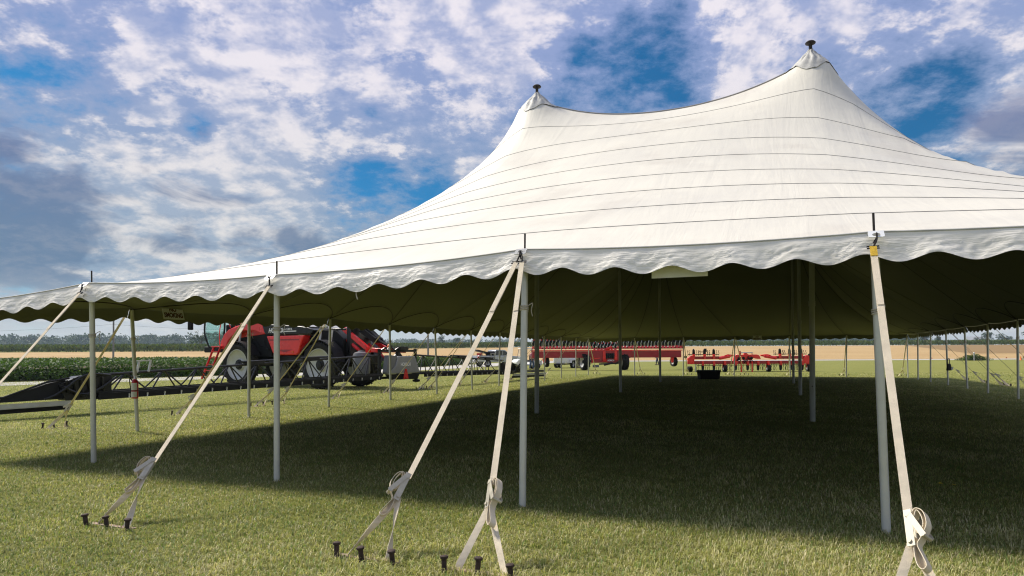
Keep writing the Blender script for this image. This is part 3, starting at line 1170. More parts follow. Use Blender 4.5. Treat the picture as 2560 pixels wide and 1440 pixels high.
# centre poles, with mushroom head and a gathered cap of cloth at each peak
LEAN = {(2, 3): (0.05, 0.0), (4, 3): (0.06, 0.0)}
for iu in (2, 4):
    for iv in (3, 6, 9):
        lu, lv = LEAN.get((iu, iv), (0, 0))
        ft, tp = Vector((iu * B - lu, iv * B, -0.01)), Vector((iu * B, iv * B, ZP + 0.02))
        o = MB().tube(ft, tp, 0.056, n=20).build('centre_pole', 'cpole', tent, 40)
        mb = MB()
        mb.lathe([(0.035, 0.0), (0.035, 0.12), (0.045, 0.15), (0.10, 0.165), (0.105, 0.185), (0.075, 0.215), (0.02, 0.222)], tp, Z, 16)
        mb.build('pole_head', 'iron', o)
        MB().lathe([(0.062, 0), (0.066, 0.02), (0.066, 0.10), (0.062, 0.12)], ft.lerp(tp, 0.31), Z, 18).build('collar', 'cpole', o)
        MB().tube(ft + Vector((0, -0.055, 0.75)), ft + Vector((0, -0.0585, 0.75)), 0.012, n=10).build('pin_hole', 'iron', o)
        n, m = 64, 9
        P = np.zeros((n + 1, m, 3))
        for i in range(n + 1):
            th = 2 * PI * (i % n) / n
            for j in range(m):
                t = j / (m - 1)
                rr = 0.045 + 0.43 * t
                rr *= 1 + 0.10 * t * math.cos(4 * th + 0.4)
                uu, vv = iu * B + rr * math.cos(th), iv * B + rr * math.sin(th)
                wr = abs(mnoise.noise(Vector((math.cos(th) * 5 + iu, math.sin(th) * 5, t * 5 + iv)))) * 0.06 * (1 - 0.55 * t)
                fold = 0.016 * math.cos(13 * th + 2.5 * mnoise.noise(Vector((th * 2, t * 3, iu)))) * math.sin(PI * t)
                P[i, j] = (uu, vv, roof(uu, vv) + 0.055 * (1 - 0.6 * t) + wr + fold + 0.035 * (1 - t) ** 2)
        N = np.cross(np.gradient(P, axis=0), np.gradient(P, axis=1))
        N /= np.linalg.norm(N, axis=-1)[..., None] + 1e-9
        if N[..., 2].mean() < 0:
            N = -N
        N[n] = N[0]
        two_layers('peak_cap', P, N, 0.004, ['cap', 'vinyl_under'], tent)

# webbing under the cloth: a tape from each side pole to its peak, and slack ropes from pole to pole
def under(pts2, dz=0.045):
    return [Vector((u, v, roof(u, v) - dz)) for u, v in pts2]


def near_peak(u, v):
    return min(PEAKS, key=lambda p: math.hypot(p[0] - u, p[1] - v))


for (iu, iv) in SP:
    u, v = iu * B, iv * B
    pk = near_peak(u, v)
    pts = under([(u + (pk[0] - u) * t / 26 * 0.97, v + (pk[1] - v) * t / 26 * 0.97) for t in range(1, 27)])
    d = Vector((pk[0] - u, pk[1] - v, 0)).normalized()
    MB().ribbon(pts, (-d.y, d.x, 0), 0.04, 0.004).build('webbing', 'tape', tent, 0)
for side, cnt in (('l', 12), ('r', 12)):
    for i in range(cnt):
        pts2 = []
        for k in range(15):
            t = k / 14
            ins = 0.06 + 0.62 * math.sin(PI * t) ** 0.7
            v = (i + t) * B
            pts2.append((ins if side == 'l' else 6 * B - ins, min(max(v, 0.05), 12 * B - 0.05)))
        MB().path(under(pts2, 0.05), 0.011, 5).build('eave_rope', 'iron', tent)


# ------------------------------------------------------------------ guy straps and stakes
def stake_mesh():
    mb = MB()
    mb.lathe([(0.017, -0.06), (0.018, 0.0), (0.018, 0.085), (0.027, 0.090), (0.029, 0.097), (0.028, 0.105), (0.019, 0.110)], (0, 0, 0), Z, 12)
    return mb.mesh('stake', 'rust', 40)


STAKE = stake_mesh()
CNT = {}


def guy(iu, iv, o, splay, desc, near=False, group=None, out=2.05, ratch=0.185, turn=0.0, twist=1.5, stained=False):
    """strap from the eave at pole (iu,iv) out to three stakes. o: outward unit (u,v); splay: shift along the eave"""
    ez = {0: EF, 12: EB}[iv][iu] if iv in (0, 12) else (EL if iu == 0 else ER)[iv]
    ov = Vector((o[0], o[1], 0))
    ev = Vector((-o[1], o[0], 0))
    pole = Vector((iu * B, iv * B, 0))
    top = pole + ov * 0.13 + Vector((0, 0, ez - 0.135)) + ev * (0.03 if splay > 0 else -0.03 if splay < 0 else 0)
    gnd = pole + ov * out + ev * splay
    # everything below is in tent axes; the thing's empty carries the tent's rotation
    bx, by = t2w(gnd.x, gnd.y)
    e = empty('guy_strap', (bx, by, 0), -YAW)
    L = lambda p: Vector(p) - gnd
    d = (gnd - top).normalized()
    rt = gnd.lerp(top, ratch + 0.03)
    rb = gnd.lerp(top, ratch - 0.025)
    n3 = d.cross(ev).normalized()
    if n3.dot(ov) < 0:
        n3 = -n3
    ev0 = ev
    W = 0.05
    mb = MB()
    mb.ribbon([L(top.lerp(rt, t / 12)) - Z * 0.008 * math.sin(PI * t / 12) for t in range(13)], ev, W, 0.004)
    mb.build('webbing', 'web', e, 0)
    mb = MB()
    mb.ribbon([L(top) - d * 0.004 + n3 * 0.004, L(top.lerp(rt, 0.27)) + n3 * 0.003], ev, W * 0.97, 0.0015)
    mb.build('stitched_lap', 'web', e, 0)
    if stained:
        MB().ribbon([L(top) - d * 0.006 + n3 * 0.008, L(top.lerp(rt, 0.045)) + n3 * 0.008], ev, W * 1.02, 0.003).build('stained_end', 'yellowweb', e, 0)
    # plate and snap hook under the eave
    pl = pole + ov * 0.055 + Vector((0, 0, ez - 0.005))
    mb = MB()
    q = 16
    ring_o, ring_i = [], []
    pd = (ov * 0.75 - Z * 0.66).normalized()
    for k in range(q):
        a = 2 * PI * k / q
        ring_o.append((max(-0.058, min(0.058, 0.078 * math.cos(a))), max(-0.045, min(0.05, 0.065 * math.sin(a)))))
        ring_i.append((0.030 * math.cos(a), 0.012 + 0.024 * math.sin(a)))
    pn = pd.cross(ev)
    if pn.dot(ov) < 0:
        pn = -pn
    vs = []
    for off in (0.0, 0.006):
        for rg in (ring_o, ring_i):
            vs += [L(pl + pd * 0.03) + ev * a + pd * b + pn * off for a, b in rg]
    fs = []
    for k in range(q):
        k2 = (k + 1) % q
        fs += [(2 * q + k, 2 * q + k2, 3 * q + k2, 3 * q + k), (k, q + k, q + k2, k2), (k, k2, 2 * q + k2, 2 * q + k), (q + k, 3 * q + k, 3 * q + k2, q + k2)]
    mb._add(vs, fs)
    mb.build('ring_plate', 'plate', e)
    hk = pl + pd * 0.045
    mb = MB()
    mb.path([L(p) for p in catmull([top + ev * 0.0, hk.lerp(top, 0.5) + n3 * 0.012 + ev * 0.012, hk + pn * 0.022, hk + pd * 0.02 - pn * 0.012, hk.lerp(top, 0.55) - n3 * 0.012 - ev * 0.008], 5)], 0.0075, 6)
    mb.path([L(top) + ev * a * 0.044 + d * b * 0.012 for a, b in ((-1, -1), (1, -1), (1, 1), (-1, 1))], 0.006, 5, closed=True)
    mb.build('snap_hook', 'iron', e)
    # ratchet, turned about the strap
    n3, ev = n3 * math.cos(turn) + ev0 * math.sin(turn), ev0 * math.cos(turn) - n3 * math.sin(turn)
    mb = MB()
    for s in (-1, 1):
        c0, c1 = L(rt) + ev * s * (W / 2 + 0.006), L(rb) + ev * s * (W / 2 + 0.006)
        mb.bar(c0 - d * 0.03 + n3 * 0.012, c1 + d * 0.03 + n3 * 0.012, 0.004, 0.045, n3)
    mb.path([L(rt) + n3 * 0.012 - ev * (W / 2 + 0.016), L(rt) + n3 * 0.012 + ev * (W / 2 + 0.016)], 0.016, 10)
    mb.path([L(rb) + n3 * 0.008 - ev * (W / 2 + 0.018), L(rb) + n3 * 0.008 + ev * (W / 2 + 0.018)], 0.012, 10)
    ro = mb.build('ratchet', 'zinc', e)
    mb = MB()
    hp = d * 0.15 + n3 * 0.07
    for s in (-1, 1):
        c0 = L(rt) + n3 * 0.02 + ev * s * (W / 2 + 0.013)
        mb.bar(c0, c0 + hp, 0.004, 0.034, n3)
    mb.path([L(rt) + n3 * 0.02 + hp * 0.96 - ev * (W / 2 + 0.016), L(rt) + n3 * 0.02 + hp * 0.96 + ev * (W / 2 + 0.016)], 0.010, 8)
    mb.build('handle', 'zinc', ro)
    if near:
        def q_(a, c_):
            return L(rt) + d * a + n3 * c_
        loop = catmull([q_(0.0, 0.03), q_(-0.03, 0.055), q_(0.0, 0.095), q_(0.08, 0.105), q_(0.15, 0.065), q_(0.19, 0.04), q_(0.26, 0.06), q_(0.315, 0.075), q_(0.335, 0.05), q_(0.30, 0.025), q_(0.22, 0.018), q_(0.14, 0.03)], 6)
        MB().ribbon(loop, ev * 1.0 + d * 0.12, W * 0.95, 0.0045).build('tail_loop', 'web', e, 0)
        loop = catmull([q_(0.02, 0.04), q_(-0.02, 0.06), q_(0.02, 0.082), q_(0.08, 0.085), q_(0.12, 0.05), q_(0.07, 0.035)], 6)
        MB().ribbon(loop, ev, W * 0.92, 0.0045).build('tail_loop', 'web', e, 0)
    ev = ev0
    # two legs to the anchor bar
    for s in (-1, 1):
        g = gnd + ev * s * 0.17 + Z * 0.012
        tw = twist * s
        pts, wd = [], []
        for k in range(11):
            t = k / 10
            pts.append(L(rb.lerp(g, t)))
            a = (1 - abs(1 - 2 * t)) * 0.0 + tw * t
            wd.append(ev * math.cos(a) + ov * math.sin(a))
        MB().ribbon(pts, wd, W, 0.004).build('leg', 'web', e, 0)
    mb = MB()
    mb.bar(L(gnd) - ev * 0.26 + Z * 0.002, L(gnd) + ev * 0.26 + Z * 0.002, 0.05, 0.010)
    mb.build('anchor_bar', 'barrust', e)
    tag(e, 'cream ratchet guy strap ' + desc, 'guy strap', 'guy straps of the tent')
    # three stakes driven in behind the bar; left to right as the camera sees them
    sgn = 1 if (Vector(t2w(*(gnd + ev)[:2]) + (0,)) - Vector(t2w(*gnd[:2]) + (0,))).x > 0 else -1
    for k, nm in ((-1, 'left'), (0, 'middle'), (1, 'right')):
        sp = gnd + ev * (k * sgn * 0.235) + ov * random.uniform(0.035, 0.075)
        so_ = link('stake', STAKE)
        so_.location = t2w(sp.x, sp.y) + (random.uniform(-0.012, 0.012),)
        so_.rotation_euler = (random.uniform(-0.12, 0.12), random.uniform(-0.12, 0.12), random.uniform(0, 6))
        tag(so_, nm + ' stake of the strap ' + desc, 'stake', 'iron tent stakes')


F_ = (0, -1)
guy(1, 0, F_, 0, 'leaving the frame at far left', True, turn=-0.7)
guy(2, 0, F_, 0.06, 'on the second front pole from left', True, turn=-0.9, twist=2.2)
guy(3, 0, F_, -0.43, 'left of two on the middle front pole', True, turn=-0.9, twist=2.0)
guy(3, 0, F_, 0.45, 'right of two on the middle front pole', True, turn=0.9, twist=0.5)
guy(4, 0, F_, -0.06, 'with yellow stained end on the right front pole', True, turn=0.9, twist=0.5, stained=True)
ORD = ['', 'first', 'second', 'third', 'fourth', 'fifth', 'sixth', 'seventh', 'eighth', 'ninth', 'tenth', 'eleventh']
for j in range(1, 12):
    dsc = 'on the fire extinguisher pole' if j == 1 else 'on the %s left side pole' % ORD[j]
    if j in (3, 6, 9):
        guy(0, j, (-1, 0), 0.42, dsc + ', nearer of two')
        guy(0, j, (-1, 0), -0.42, dsc + ', farther of two')
    else:
        guy(0, j, (-1, 0), 0.0, dsc)
for j in range(5, 12):
    dsc = 'on the %s right pole from back' % ORD[12 - j]
    if j in (6, 9):
        guy(6, j, (1, 0), -0.42, dsc + ', nearer of two')
        guy(6, j, (1, 0), 0.42, dsc + ', farther of two')
    else:
        guy(6, j, (1, 0), 0.0, dsc)
for i in range(7):
    dsc = 'on the %s back pole from left' % ORD[i + 1]
    if i == 3:
        guy(i, 12, (0, 1), 0.45, dsc + ', left of two')
        guy(i, 12, (0, 1), -0.45, dsc + ', right of two')
    else:
        guy(i, 12, (0, 1), 0.0, dsc)


# ------------------------------------------------------------------ things hung on the tent
def no_smoking(u, v, z, rz, tilt, label):
    x, y = t2w(u, v)
    e = empty('no_smoking_sign', (x, y, z), rz - YAW)
    e.rotation_euler = (tilt, 0, rz - YAW)
    MB().box((0, 0, 0), (0.50, 0.006, 0.27)).build('card', 'sign', e, 0)
    text_part('lettering', 'NO', 0.12, 'signink', e, (0, -0.0035, 0.065), (PI / 2, 0, 0), 0.0008, 0.17, offset=0.006)
    text_part('lettering', 'SMOKING', 0.13, 'signink', e, (0, -0.0035, -0.055), (PI / 2, 0, 0), 0.0008, 0.44, offset=0.006)
    mb = MB()
    for s in (-1, 1):
        mb.tube((s * 0.2, 0, 0.12), (s * 0.2, 0.0, 0.15), 0.003, n=5)
    mb.build('cord', 'rope', e)
    return tag(e, label, 'sign', 'no smoking signs')


no_smoking(0.16, 1.27 * B, 2.30, R(90), R(-14), 'no smoking sign hung inside the left valance by the extinguisher pole')
no_smoking(3.485 * B, 0.10, 2.275, R(180), R(3), 'white back of a sign showing below the front valance')
no_smoking(3.42 * B, 12 * B - 0.14, 2.30, R(0), R(0), 'small dark sign hung at the back valance above the cultivator')

# fire extinguisher strapped to the first left side pole
x, y = t2w(0.03 + 0.06, B + 0.06)
fx = empty('fire_extinguisher', (x + 0.02, y - 0.085, 0.63), 0)
mb = MB()
mb.lathe([(0.02, 0.0), (0.058, 0.006), (0.060, 0.02), (0.060, 0.30), (0.052, 0.335), (0.030, 0.365), (0.018, 0.372)], (0, 0, 0), Z, 20)
mb.build('cylinder', 'extred', fx, 50)
for z0, z1 in ((0.03, 0.135), (0.165, 0.30)):
    mb = MB()
    vs, fs = [], []
    for k in range(13):
        a = -PI / 2 - 1.1 + 2.2 * k / 12
        for zz_ in (z0, z1):
            vs.append((0.0612 * math.cos(a), 0.0612 * math.sin(a), zz_))
    for k in range(12):
        fs.append((2 * k, 2 * k + 2, 2 * k + 3, 2 * k + 1))
    mb._add(vs, fs)
    mb.build('label_sheet', 'paper', fx)
mb = MB()
mb.lathe([(0.018, 0.37), (0.018, 0.41), (0.012, 0.42)], (0, 0, 0), Z, 10)
mb.bar((-0.02, 0, 0.41), (0.10, 0, 0.445), 0.018, 0.008)
mb.bar((-0.02, 0, 0.40), (0.09, 0, 0.395), 0.018, 0.008)
mb.build('valve', 'steel', fx)
mb = MB()
mb.path(catmull([(-0.01, 0, 0.405), (-0.07, -0.01, 0.41), (-0.095, -0.01, 0.36), (-0.085, -0.01, 0.26), (-0.07, -0.01, 0.17)], 6), 0.0095, 7)
mb.tube((-0.07, -0.01, 0.18), (-0.066, -0.01, 0.11), 0.011, 0.015)
mb.build('hose', 'plastic', fx)
mb = MB()
mb.lathe([(0.0625, 0.145), (0.0625, 0.157)], (0, 0, 0), Z, 20, False)
mb.build('strap_band', 'iron', fx)
tag(fx, 'red fire extinguisher with white labels strapped to a side pole', 'extinguisher')

# dark bag hung on a right side pole
x, y = t2w(6 * B - 0.03, 9 * B)
bg_ = empty('hanging_bag', (x + 0.06, y - 0.08, 0.62), 0.2)
mb = MB()
mb.hexa([(-0.13, -0.05, 0.0), (0.10, -0.06, 0.02), (0.12, 0.05, 0.0), (-0.12, 0.05, 0.01), (-0.09, -0.035, 0.30), (0.05, -0.04, 0.30), (0.05, 0.03, 0.31), (-0.08, 0.03, 0.30)])
mb.build('bag_body', 'plastic', bg_, 35, 0.02)
MB().path(catmull([(-0.07, 0, 0.29), (-0.05, 0, 0.46), (0.0, 0, 0.52), (0.03, 0, 0.44), (0.03, 0, 0.29)], 5), 0.016, 6).build('strap', 'plastic', bg_)
MB().box((0.09, -0.063, 0.10), (0.08, 0.006, 0.12), Matrix.Rotation(0.3, 3, 'Y')).build('tag_card', 'lgrey', bg_, 0)
tag(bg_, 'small black bag hanging on a right side pole', 'bag')

# short end of rope hanging from the front valance
x, y = t2w(2.38 * B, -0.07)
rp = MB().path(catmull([(0, 0, 0.14), (0.004, 0, 0.08), (-0.006, 0, 0.04), (0.01, 0, -0.02)], 4), 0.007, 6, radii=None).build('rope_end', 'rope', None, loc=(x, y, 2.06))
tag(rp, 'short frayed rope end dangling below the front valance', 'rope')


# ------------------------------------------------------------------ wheels
def wheel(parent, loc, Rt, W, Rr, side=1, rz=0.0, lugs=20, rim='rim', hub='blackpaint', lugh=0.05):
    ax = Vector((0, side, 0))
    h = W / 2
    mb = MB()
    mb.lathe([(Rr * 0.98, -h * 0.85), (Rr, -h * 0.8), (Rr, h * 0.86), (Rr * 0.95, h * 0.86), (Rr * 0.93, h * 0.62), (Rr * 0.86, h * 0.42), (Rr * 0.60, h * 0.18), (Rr * 0.42, h * 0.10), (Rr * 0.36, h * 0.32), (Rr * 0.34, h * 0.36), (0.02, h * 0.36)], (0, 0, 0), ax, 36)
    w = mb.build('wheel', rim, parent, 30)
    w.location = loc
    w.rotation_euler = (0, 0, rz)
    mb = MB()
    mb.lathe([(Rr * 0.99, -h * 0.84), (Rr * 1.04, -h * 0.98), (Rr + (Rt - Rr) * 0.5, -h * 1.06), (Rt - lugh * 2.0, -h), (Rt - lugh, -h * 0.8), (Rt - lugh * 0.7, 0), (Rt - lugh, h * 0.8), (Rt - lugh * 2.0, h), (Rr + (Rt - Rr) * 0.5, h * 1.06), (Rr * 1.04, h * 0.98), (Rr * 0.99, h * 0.87)], (0, 0, 0), ax, 40, False)
    for k in range(lugs):
        for s in (-1, 1):
            a0 = 2 * PI * (k + (0.5 if s > 0 else 0)) / lugs
            a1 = a0 + 2 * PI / lugs * 0.75
            r0, r1 = Rt - lugh * 0.45, Rt - lugh * 1.15
            p0 = Vector((math.cos(a0) * r0, -s * 0.02, math.sin(a0) * r0))
            p1 = Vector((math.cos(a1) * r1, s * h * 1.02, math.sin(a1) * r1))
            mb.bar(p0, p1, 0.055 * Rt + 0.01, lugh * 1.5, Vector((math.cos(a0), 0, math.sin(a0))))
    mb.build('tyre', 'tyre', w, 30)
    mb = MB()
    mb.lathe([(Rr * 0.34, h * 0.36), (Rr * 0.33, h * 0.48), (Rr * 0.20, h * 0.50), (Rr * 0.17, h * 0.72), (0.01, h * 0.74)], (0, 0, 0), ax, 20)
    for k in range(8):
        a = 2 * PI * k / 8
        mb.tube((math.cos(a) * Rr * 0.27, side * h * 0.48, math.sin(a) * Rr * 0.27), (math.cos(a) * Rr * 0.27, side * h * 0.60, math.sin(a) * Rr * 0.27), Rr * 0.03, n=6)
    mb.build('hub', hub, w, 30)
    return w


# ------------------------------------------------------------------ self propelled sprayer
sp = empty('sprayer', (-7.35, 28.95, 0), R(150.6))
tag(sp, 'red and black self propelled crop sprayer with long folded out booms', 'sprayer')
for x in (0, 5.05):
    for s in (1, -1):
        wheel(sp, (x, s * 1.2, 1.0), 1.0, 0.50, 0.70, s)
        mb = MB()
        pts = []
        for k in range(15):
            a = R(8 + 150 * k / 14) if x > 1 else R(22 + 150 * k / 14)
            pts.append((x + 1.045 * math.cos(a), s * 1.22, 1.0 + 1.045 * math.sin(a)))
        mb.ribbon(pts, (0, 1, 0), 0.56, 0.035)
        for dy in (-0.27, 0.27):
            mb.path([(p[0], p[1] + dy, p[2]) for p in pts], 0.022, 5)
        mb.build('mudguard', 'plastic', sp)
# frame and dark machinery
mb = MB()
mb.box((2.4, 0, 1.22), (8.4, 0.9, 0.34))
for x in (0, 5.05):
    mb.box((x, 0, 1.05), (0.34, 2.0, 0.30))
    for s in (1, -1):
        mb.box((x, s * 0.82, 1.45), (0.5, 0.22, 1.1))
mb.box((-0.95, 0, 1.85), (0.22, 1.3, 1.5))
mb.bar((-0.8, 0.6, 2.5), (0.5, 0.6, 2.5), 0.09, 0.09)
mb.bar((-0.8, -0.6, 2.5), (0.5, -0.6, 2.5), 0.09, 0.09)
mb.build('chassis', 'blackpaint', sp, 35, 0.03)
mb = MB()
mb.prism([(3.5, 1.35), (5.95, 1.35), (6.05, 1.85), (5.6, 2.25), (5.0, 2.42), (3.6, 2.4)], -0.78, 0.78)
mb.prism([(-0.7, 1.35), (1.0, 1.35), (1.25, 2.25), (0.6, 2.5), (-0.3, 2.45), (-0.75, 2.1)], -0.72, 0.72)
for i in range(16):
    x = random.uniform(-0.8, 5.6)
    if 1.2 < x < 3.4:
        continue
    mb.path(catmull([(x, 0.80, random.uniform(1.5, 2.2)), (x + 0.2, 0.86, random.uniform(1.5, 2.2)), (x + random.uniform(0.3, 0.6), 0.80, random.uniform(1.5, 2.2))], 4), 0.022, 5)
mb.build('engine_block', 'plastic', sp, 35, 0.02)
# red front cowl arching over the front wheel
for s in (1, -1):
    mb = MB()
    y0, y1 = (0.80, 1.16) if s > 0 else (-1.16, -0.80)
    mb.prism([(6.22, 1.70), (6.56, 1.72), (6.50, 2.08), (6.30, 2.38), (5.95, 2.62), (5.4, 2.77), (4.6, 2.85), (4.35, 2.94), (3.98, 2.95), (3.72, 2.86), (3.52, 2.36), (3.75, 2.40), (4.2, 2.52), (4.9, 2.55), (5.5, 2.44), (5.98, 2.12)], y0, y1)
    mb.build('front_cowl', 'redpaint', sp, 35, 0.035)
mb = MB()
mb.prism([(6.4, 2.15), (6.28, 2.36), (5.95, 2.60), (5.4, 2.75), (4.6, 2.83), (4.35, 2.91), (3.98, 2.92), (3.74, 2.84), (3.6, 2.4)], -0.79, 0.79)
mb.build('bonnet', 'redpaint', sp, 35, 0.03)
mb = MB()
mb.prism([(3.46, 2.32), (3.88, 2.72), (3.2, 2.78), (2.6, 2.745), (1.4, 2.66), (0.9, 2.60), (0.52, 2.48), (0.74, 2.31)], -1.13, 1.15)
mb.build('hood', 'blackpaint', sp, 35, 0.03)
mb = MB()
mb.prism([(3.92, 2.765), (3.62, 2.88), (2.9, 2.93), (2.5, 2.87), (2.0, 2.90), (1.5, 2.83), (1.2, 2.77), (0.86, 2.62), (1.4, 2.69), (2.6, 2.775), (3.2, 2.81)], -0.98, 1.0)
mb.build('tank_lid', 'lgrey', sp, 35, 0.03)
for s in (1, -1):
    mb = MB()
    y0, y1 = (0.74, 1.17) if s > 0 else (-1.17, -0.74)
    mb.prism([(3.42, 2.27), (1.08, 2.27), (1.22, 2.05), (1.42, 1.50), (1.60, 1.42), (2.85, 1.42), (3.02, 1.52)], y0, y1)
    pn = mb.build('side_panel', 'redpaint', sp, 35, 0.05)
    mb = MB()
    mb.prism([(3.22, 2.12), (1.35, 2.12), (1.40, 2.06), (3.20, 2.06)], s * 1.172, s * 1.182)
    mb.prism([(2.75, 1.66), (1.75, 1.66), (2.0, 1.60), (2.25, 1.545), (2.5, 1.60)], s * 1.172, s * 1.180)
    mb.build('crease', 'reddark', pn, 35)
    for x in (1.75, 2.85):
        MB().box((x, s * 1.185, 1.56), (0.10, 0.03, 0.05)).build('marker_lamp', 'orange', pn, 0)
text_part('lettering', 'HORSCH', 0.27, 'lettering', sp, (2.80, 1.158, 2.50), (PI / 2, 0, PI), 0.004, 1.0, 0.25, 0.010)
text_part('lettering', 'Leeb 6.300 VL', 0.12, 'lettering', sp, (2.12, 1.156, 2.545), (PI / 2, 0, PI), 0.003, 0.62, 0.2, 0.004)
MB().box((2.02, 1.158, 2.455), (0.92, 0.006, 0.045)).build('stripe', 'lettering', sp, 0)
# suspension struts, lamp, tank at the rear
for x in (5.35, 4.75, 0.30, -0.34):
    MB().tube((x, 1.06, 1.9), (x - 0.05, 1.02, 2.46), 0.05, n=10).build('strut', 'rim', sp)
for x, z in ((0.08, 2.66), (4.1, 2.99)):
    MB().lathe([(0.02, -0.10), (0.09, -0.06), (0.10, 0.0), (0.09, 0.02), (0.01, 0.025)], (x, 0.9, z), (-0.4, 1, 0), 14).build('work_lamp', 'steel', sp)
mb = MB()
mb.lathe([(0.02, 0.55), (0.33, 0.62), (0.36, 0.75), (0.36, 1.35), (0.30, 1.5), (0.12, 1.56), (0.12, 1.6), (0.02, 1.61)], (-1.75, 0.75, 0), Z, 20)
mb.build('rinse_tank', 'grey', sp)
# cab
mb = MB()
mb.box((7.2, 0, 1.70), (1.6, 1.9, 0.28))
mb.box((6.5, 0, 2.3), (0.12, 1.7, 1.1))
mb.build('cab_floor', 'plastic', sp, 35, 0.04)
mb = MB()
for s in (1, -1):
    mb.path(catmull([(7.62, s * 0.93, 1.8), (7.98, s * 0.93, 2.5), (7.92, s * 0.90, 3.3), (7.75, s * 0.88, 3.6)], 5), 0.045, 7)
    mb.path([(6.62, s * 0.95, 1.8), (6.50, s * 0.95, 2.7), (6.56, s * 0.90, 3.6)], 0.045, 7)
    mb.path([(7.0, s * 0.955, 2.42), (7.85, s * 0.955, 2.46)], 0.018, 6)
mb.build('cab_pillar', 'plastic', sp)
for s in (1, -1):
    mb = MB()
    mb.prism([(6.64, 1.84), (7.60, 1.84), (7.86, 2.20), (7.95, 2.55), (7.90, 3.2), (7.72, 3.56), (6.58, 3.56), (6.54, 2.7)], s * 0.935, s * 0.948)
    mb.build('side_glass', 'cabglass', sp, 0)
mb = MB()
mb.hexa([(7.62, -0.9, 1.85), (7.635, -0.9, 1.85), (7.635, 0.9, 1.85), (7.62, 0.9, 1.85), (7.93, -0.88, 2.62), (7.945, -0.88, 2.62), (7.945, 0.88, 2.62), (7.93, 0.88, 2.62)])
mb.hexa([(7.932, -0.88, 2.64), (7.947, -0.88, 2.64), (7.947, 0.88, 2.64), (7.932, 0.88, 2.64), (7.75, -0.86, 3.55), (7.765, -0.86, 3.55), (7.765, 0.86, 3.55), (7.75, 0.86, 3.55)])
mb.build('windscreen', 'cabglass', sp, 0)
mb = MB()
mb.prism([(6.45, 3.58), (7.85, 3.60), (8.05, 3.66), (7.8, 3.80), (6.6, 3.84), (6.42, 3.72)], -0.98, 0.98)
mb.build('cab_roof', 'lgrey', sp, 35, 0.04)
mb = MB()
mb.box((6.95, 0, 2.15), (0.55, 0.55, 0.22))
mb.box((6.72, 0, 2.6), (0.18, 0.52, 0.8))
mb.tube((7.55, 0, 1.85), (7.35, 0, 2.5), 0.05)
mb.path([(7.33 + 0.06 * math.cos(a), 0.2 * math.sin(a), 2.5 + 0.2 * math.cos(a)) for a in [2 * PI * k / 16 for k in range(16)]], 0.018, 6, True)
mb.build('driver_seat', 'plastic', sp, 35, 0.04)
mb = MB()
mb.path(catmull([(7.9, 0.95, 3.5), (8.3, 1.2, 3.45), (8.42, 1.35, 3.3)], 5), 0.022, 6)
mb.build('mirror_arm', 'plastic', sp)
MB().box((8.44, 1.36, 2.95), (0.10, 0.26, 0.62)).build('mirror', 'plastic', sp, 35, 0.03)
# red hand rails and access ladder
mb = MB()
mb.path(catmull([(6.62, 1.12, 1.9), (6.60, 1.15, 2.5), (6.45, 1.15, 2.95), (6.1, 1.12, 3.02), (5.95, 1.05, 2.7)], 5), 0.020, 6)
mb.path(catmull([(6.15, 0.6, 2.6), (6.1, 0.62, 3.1), (5.2, 0.62, 3.12), (5.15, 0.6, 2.8)], 5), 0.020, 6)
mb.path([(6.12, 0.61, 2.9), (5.17, 0.61, 2.95)], 0.016, 6)
mb.build('hand_rail', 'redpaint', sp)
mb = MB()
a0, b0, a1, b1 = Vector((6.42, 1.22, 1.82)), Vector((7.05, 1.42, 0.32)), Vector((6.90, 1.22, 1.82)), Vector((7.50, 1.42, 0.32))
for p_, q_ in ((a0, b0), (a1, b1)):
    mb.bar(p_, q_, 0.05, 0.09, (0, 1, 0))
mb.box((6.66, 1.12, 1.83), (0.62, 0.4, 0.05))
lad = mb.build('ladder', 'redpaint', sp, 35, 0.008)
for k in range(5):
    t = 0.14 + 0.2 * k
    MB().bar(a0.lerp(b0, t), a1.lerp(b1, t), 0.14, 0.03, Z).build('rung', 'redpaint', lad)
# lift arms at the rear
for s in (1, -1):
    mb = MB()
    mb.bar((-0.55, s * 0.55, 2.56), (-2.0, s * 0.55, 1.62), 0.14, 0.20)
    mb.bar((-2.0, s * 0.55, 1.62), (-3.0, s * 0.55, 1.58), 0.14, 0.18)
    mb.build('lift_arm', 'redpaint', sp, 35, 0.02)
    mb = MB()
    mb.tube((-0.75, s * 0.5, 2.05), (-1.35, s * 0.5, 1.65), 0.075)
    mb.tube((-1.35, s * 0.5, 1.65), (-2.0, s * 0.5, 1.25), 0.05)
    mb.build('lift_cylinder', 'redpaint', sp)
mb = MB()
mb.path(catmull([(-0.9, 0.2, 2.6), (-1.5, 0.2, 2.55), (-2.2, 0.15, 2.0), (-2.8, 0.1, 1.75)], 6), 0.06, 7)
mb.path(catmull([(-0.9, -0.1, 2.55), (-1.5, -0.1, 2.5), (-2.3, -0.1, 1.9), (-2.9, -0.1, 1.6)], 6), 0.045, 7)
mb.box((-1.7, 0.1, 2.25), (0.9, 0.5, 0.22), Matrix.Rotation(R(-32), 3, 'Y'))
mb.build('hose_bundle', 'plastic', sp)
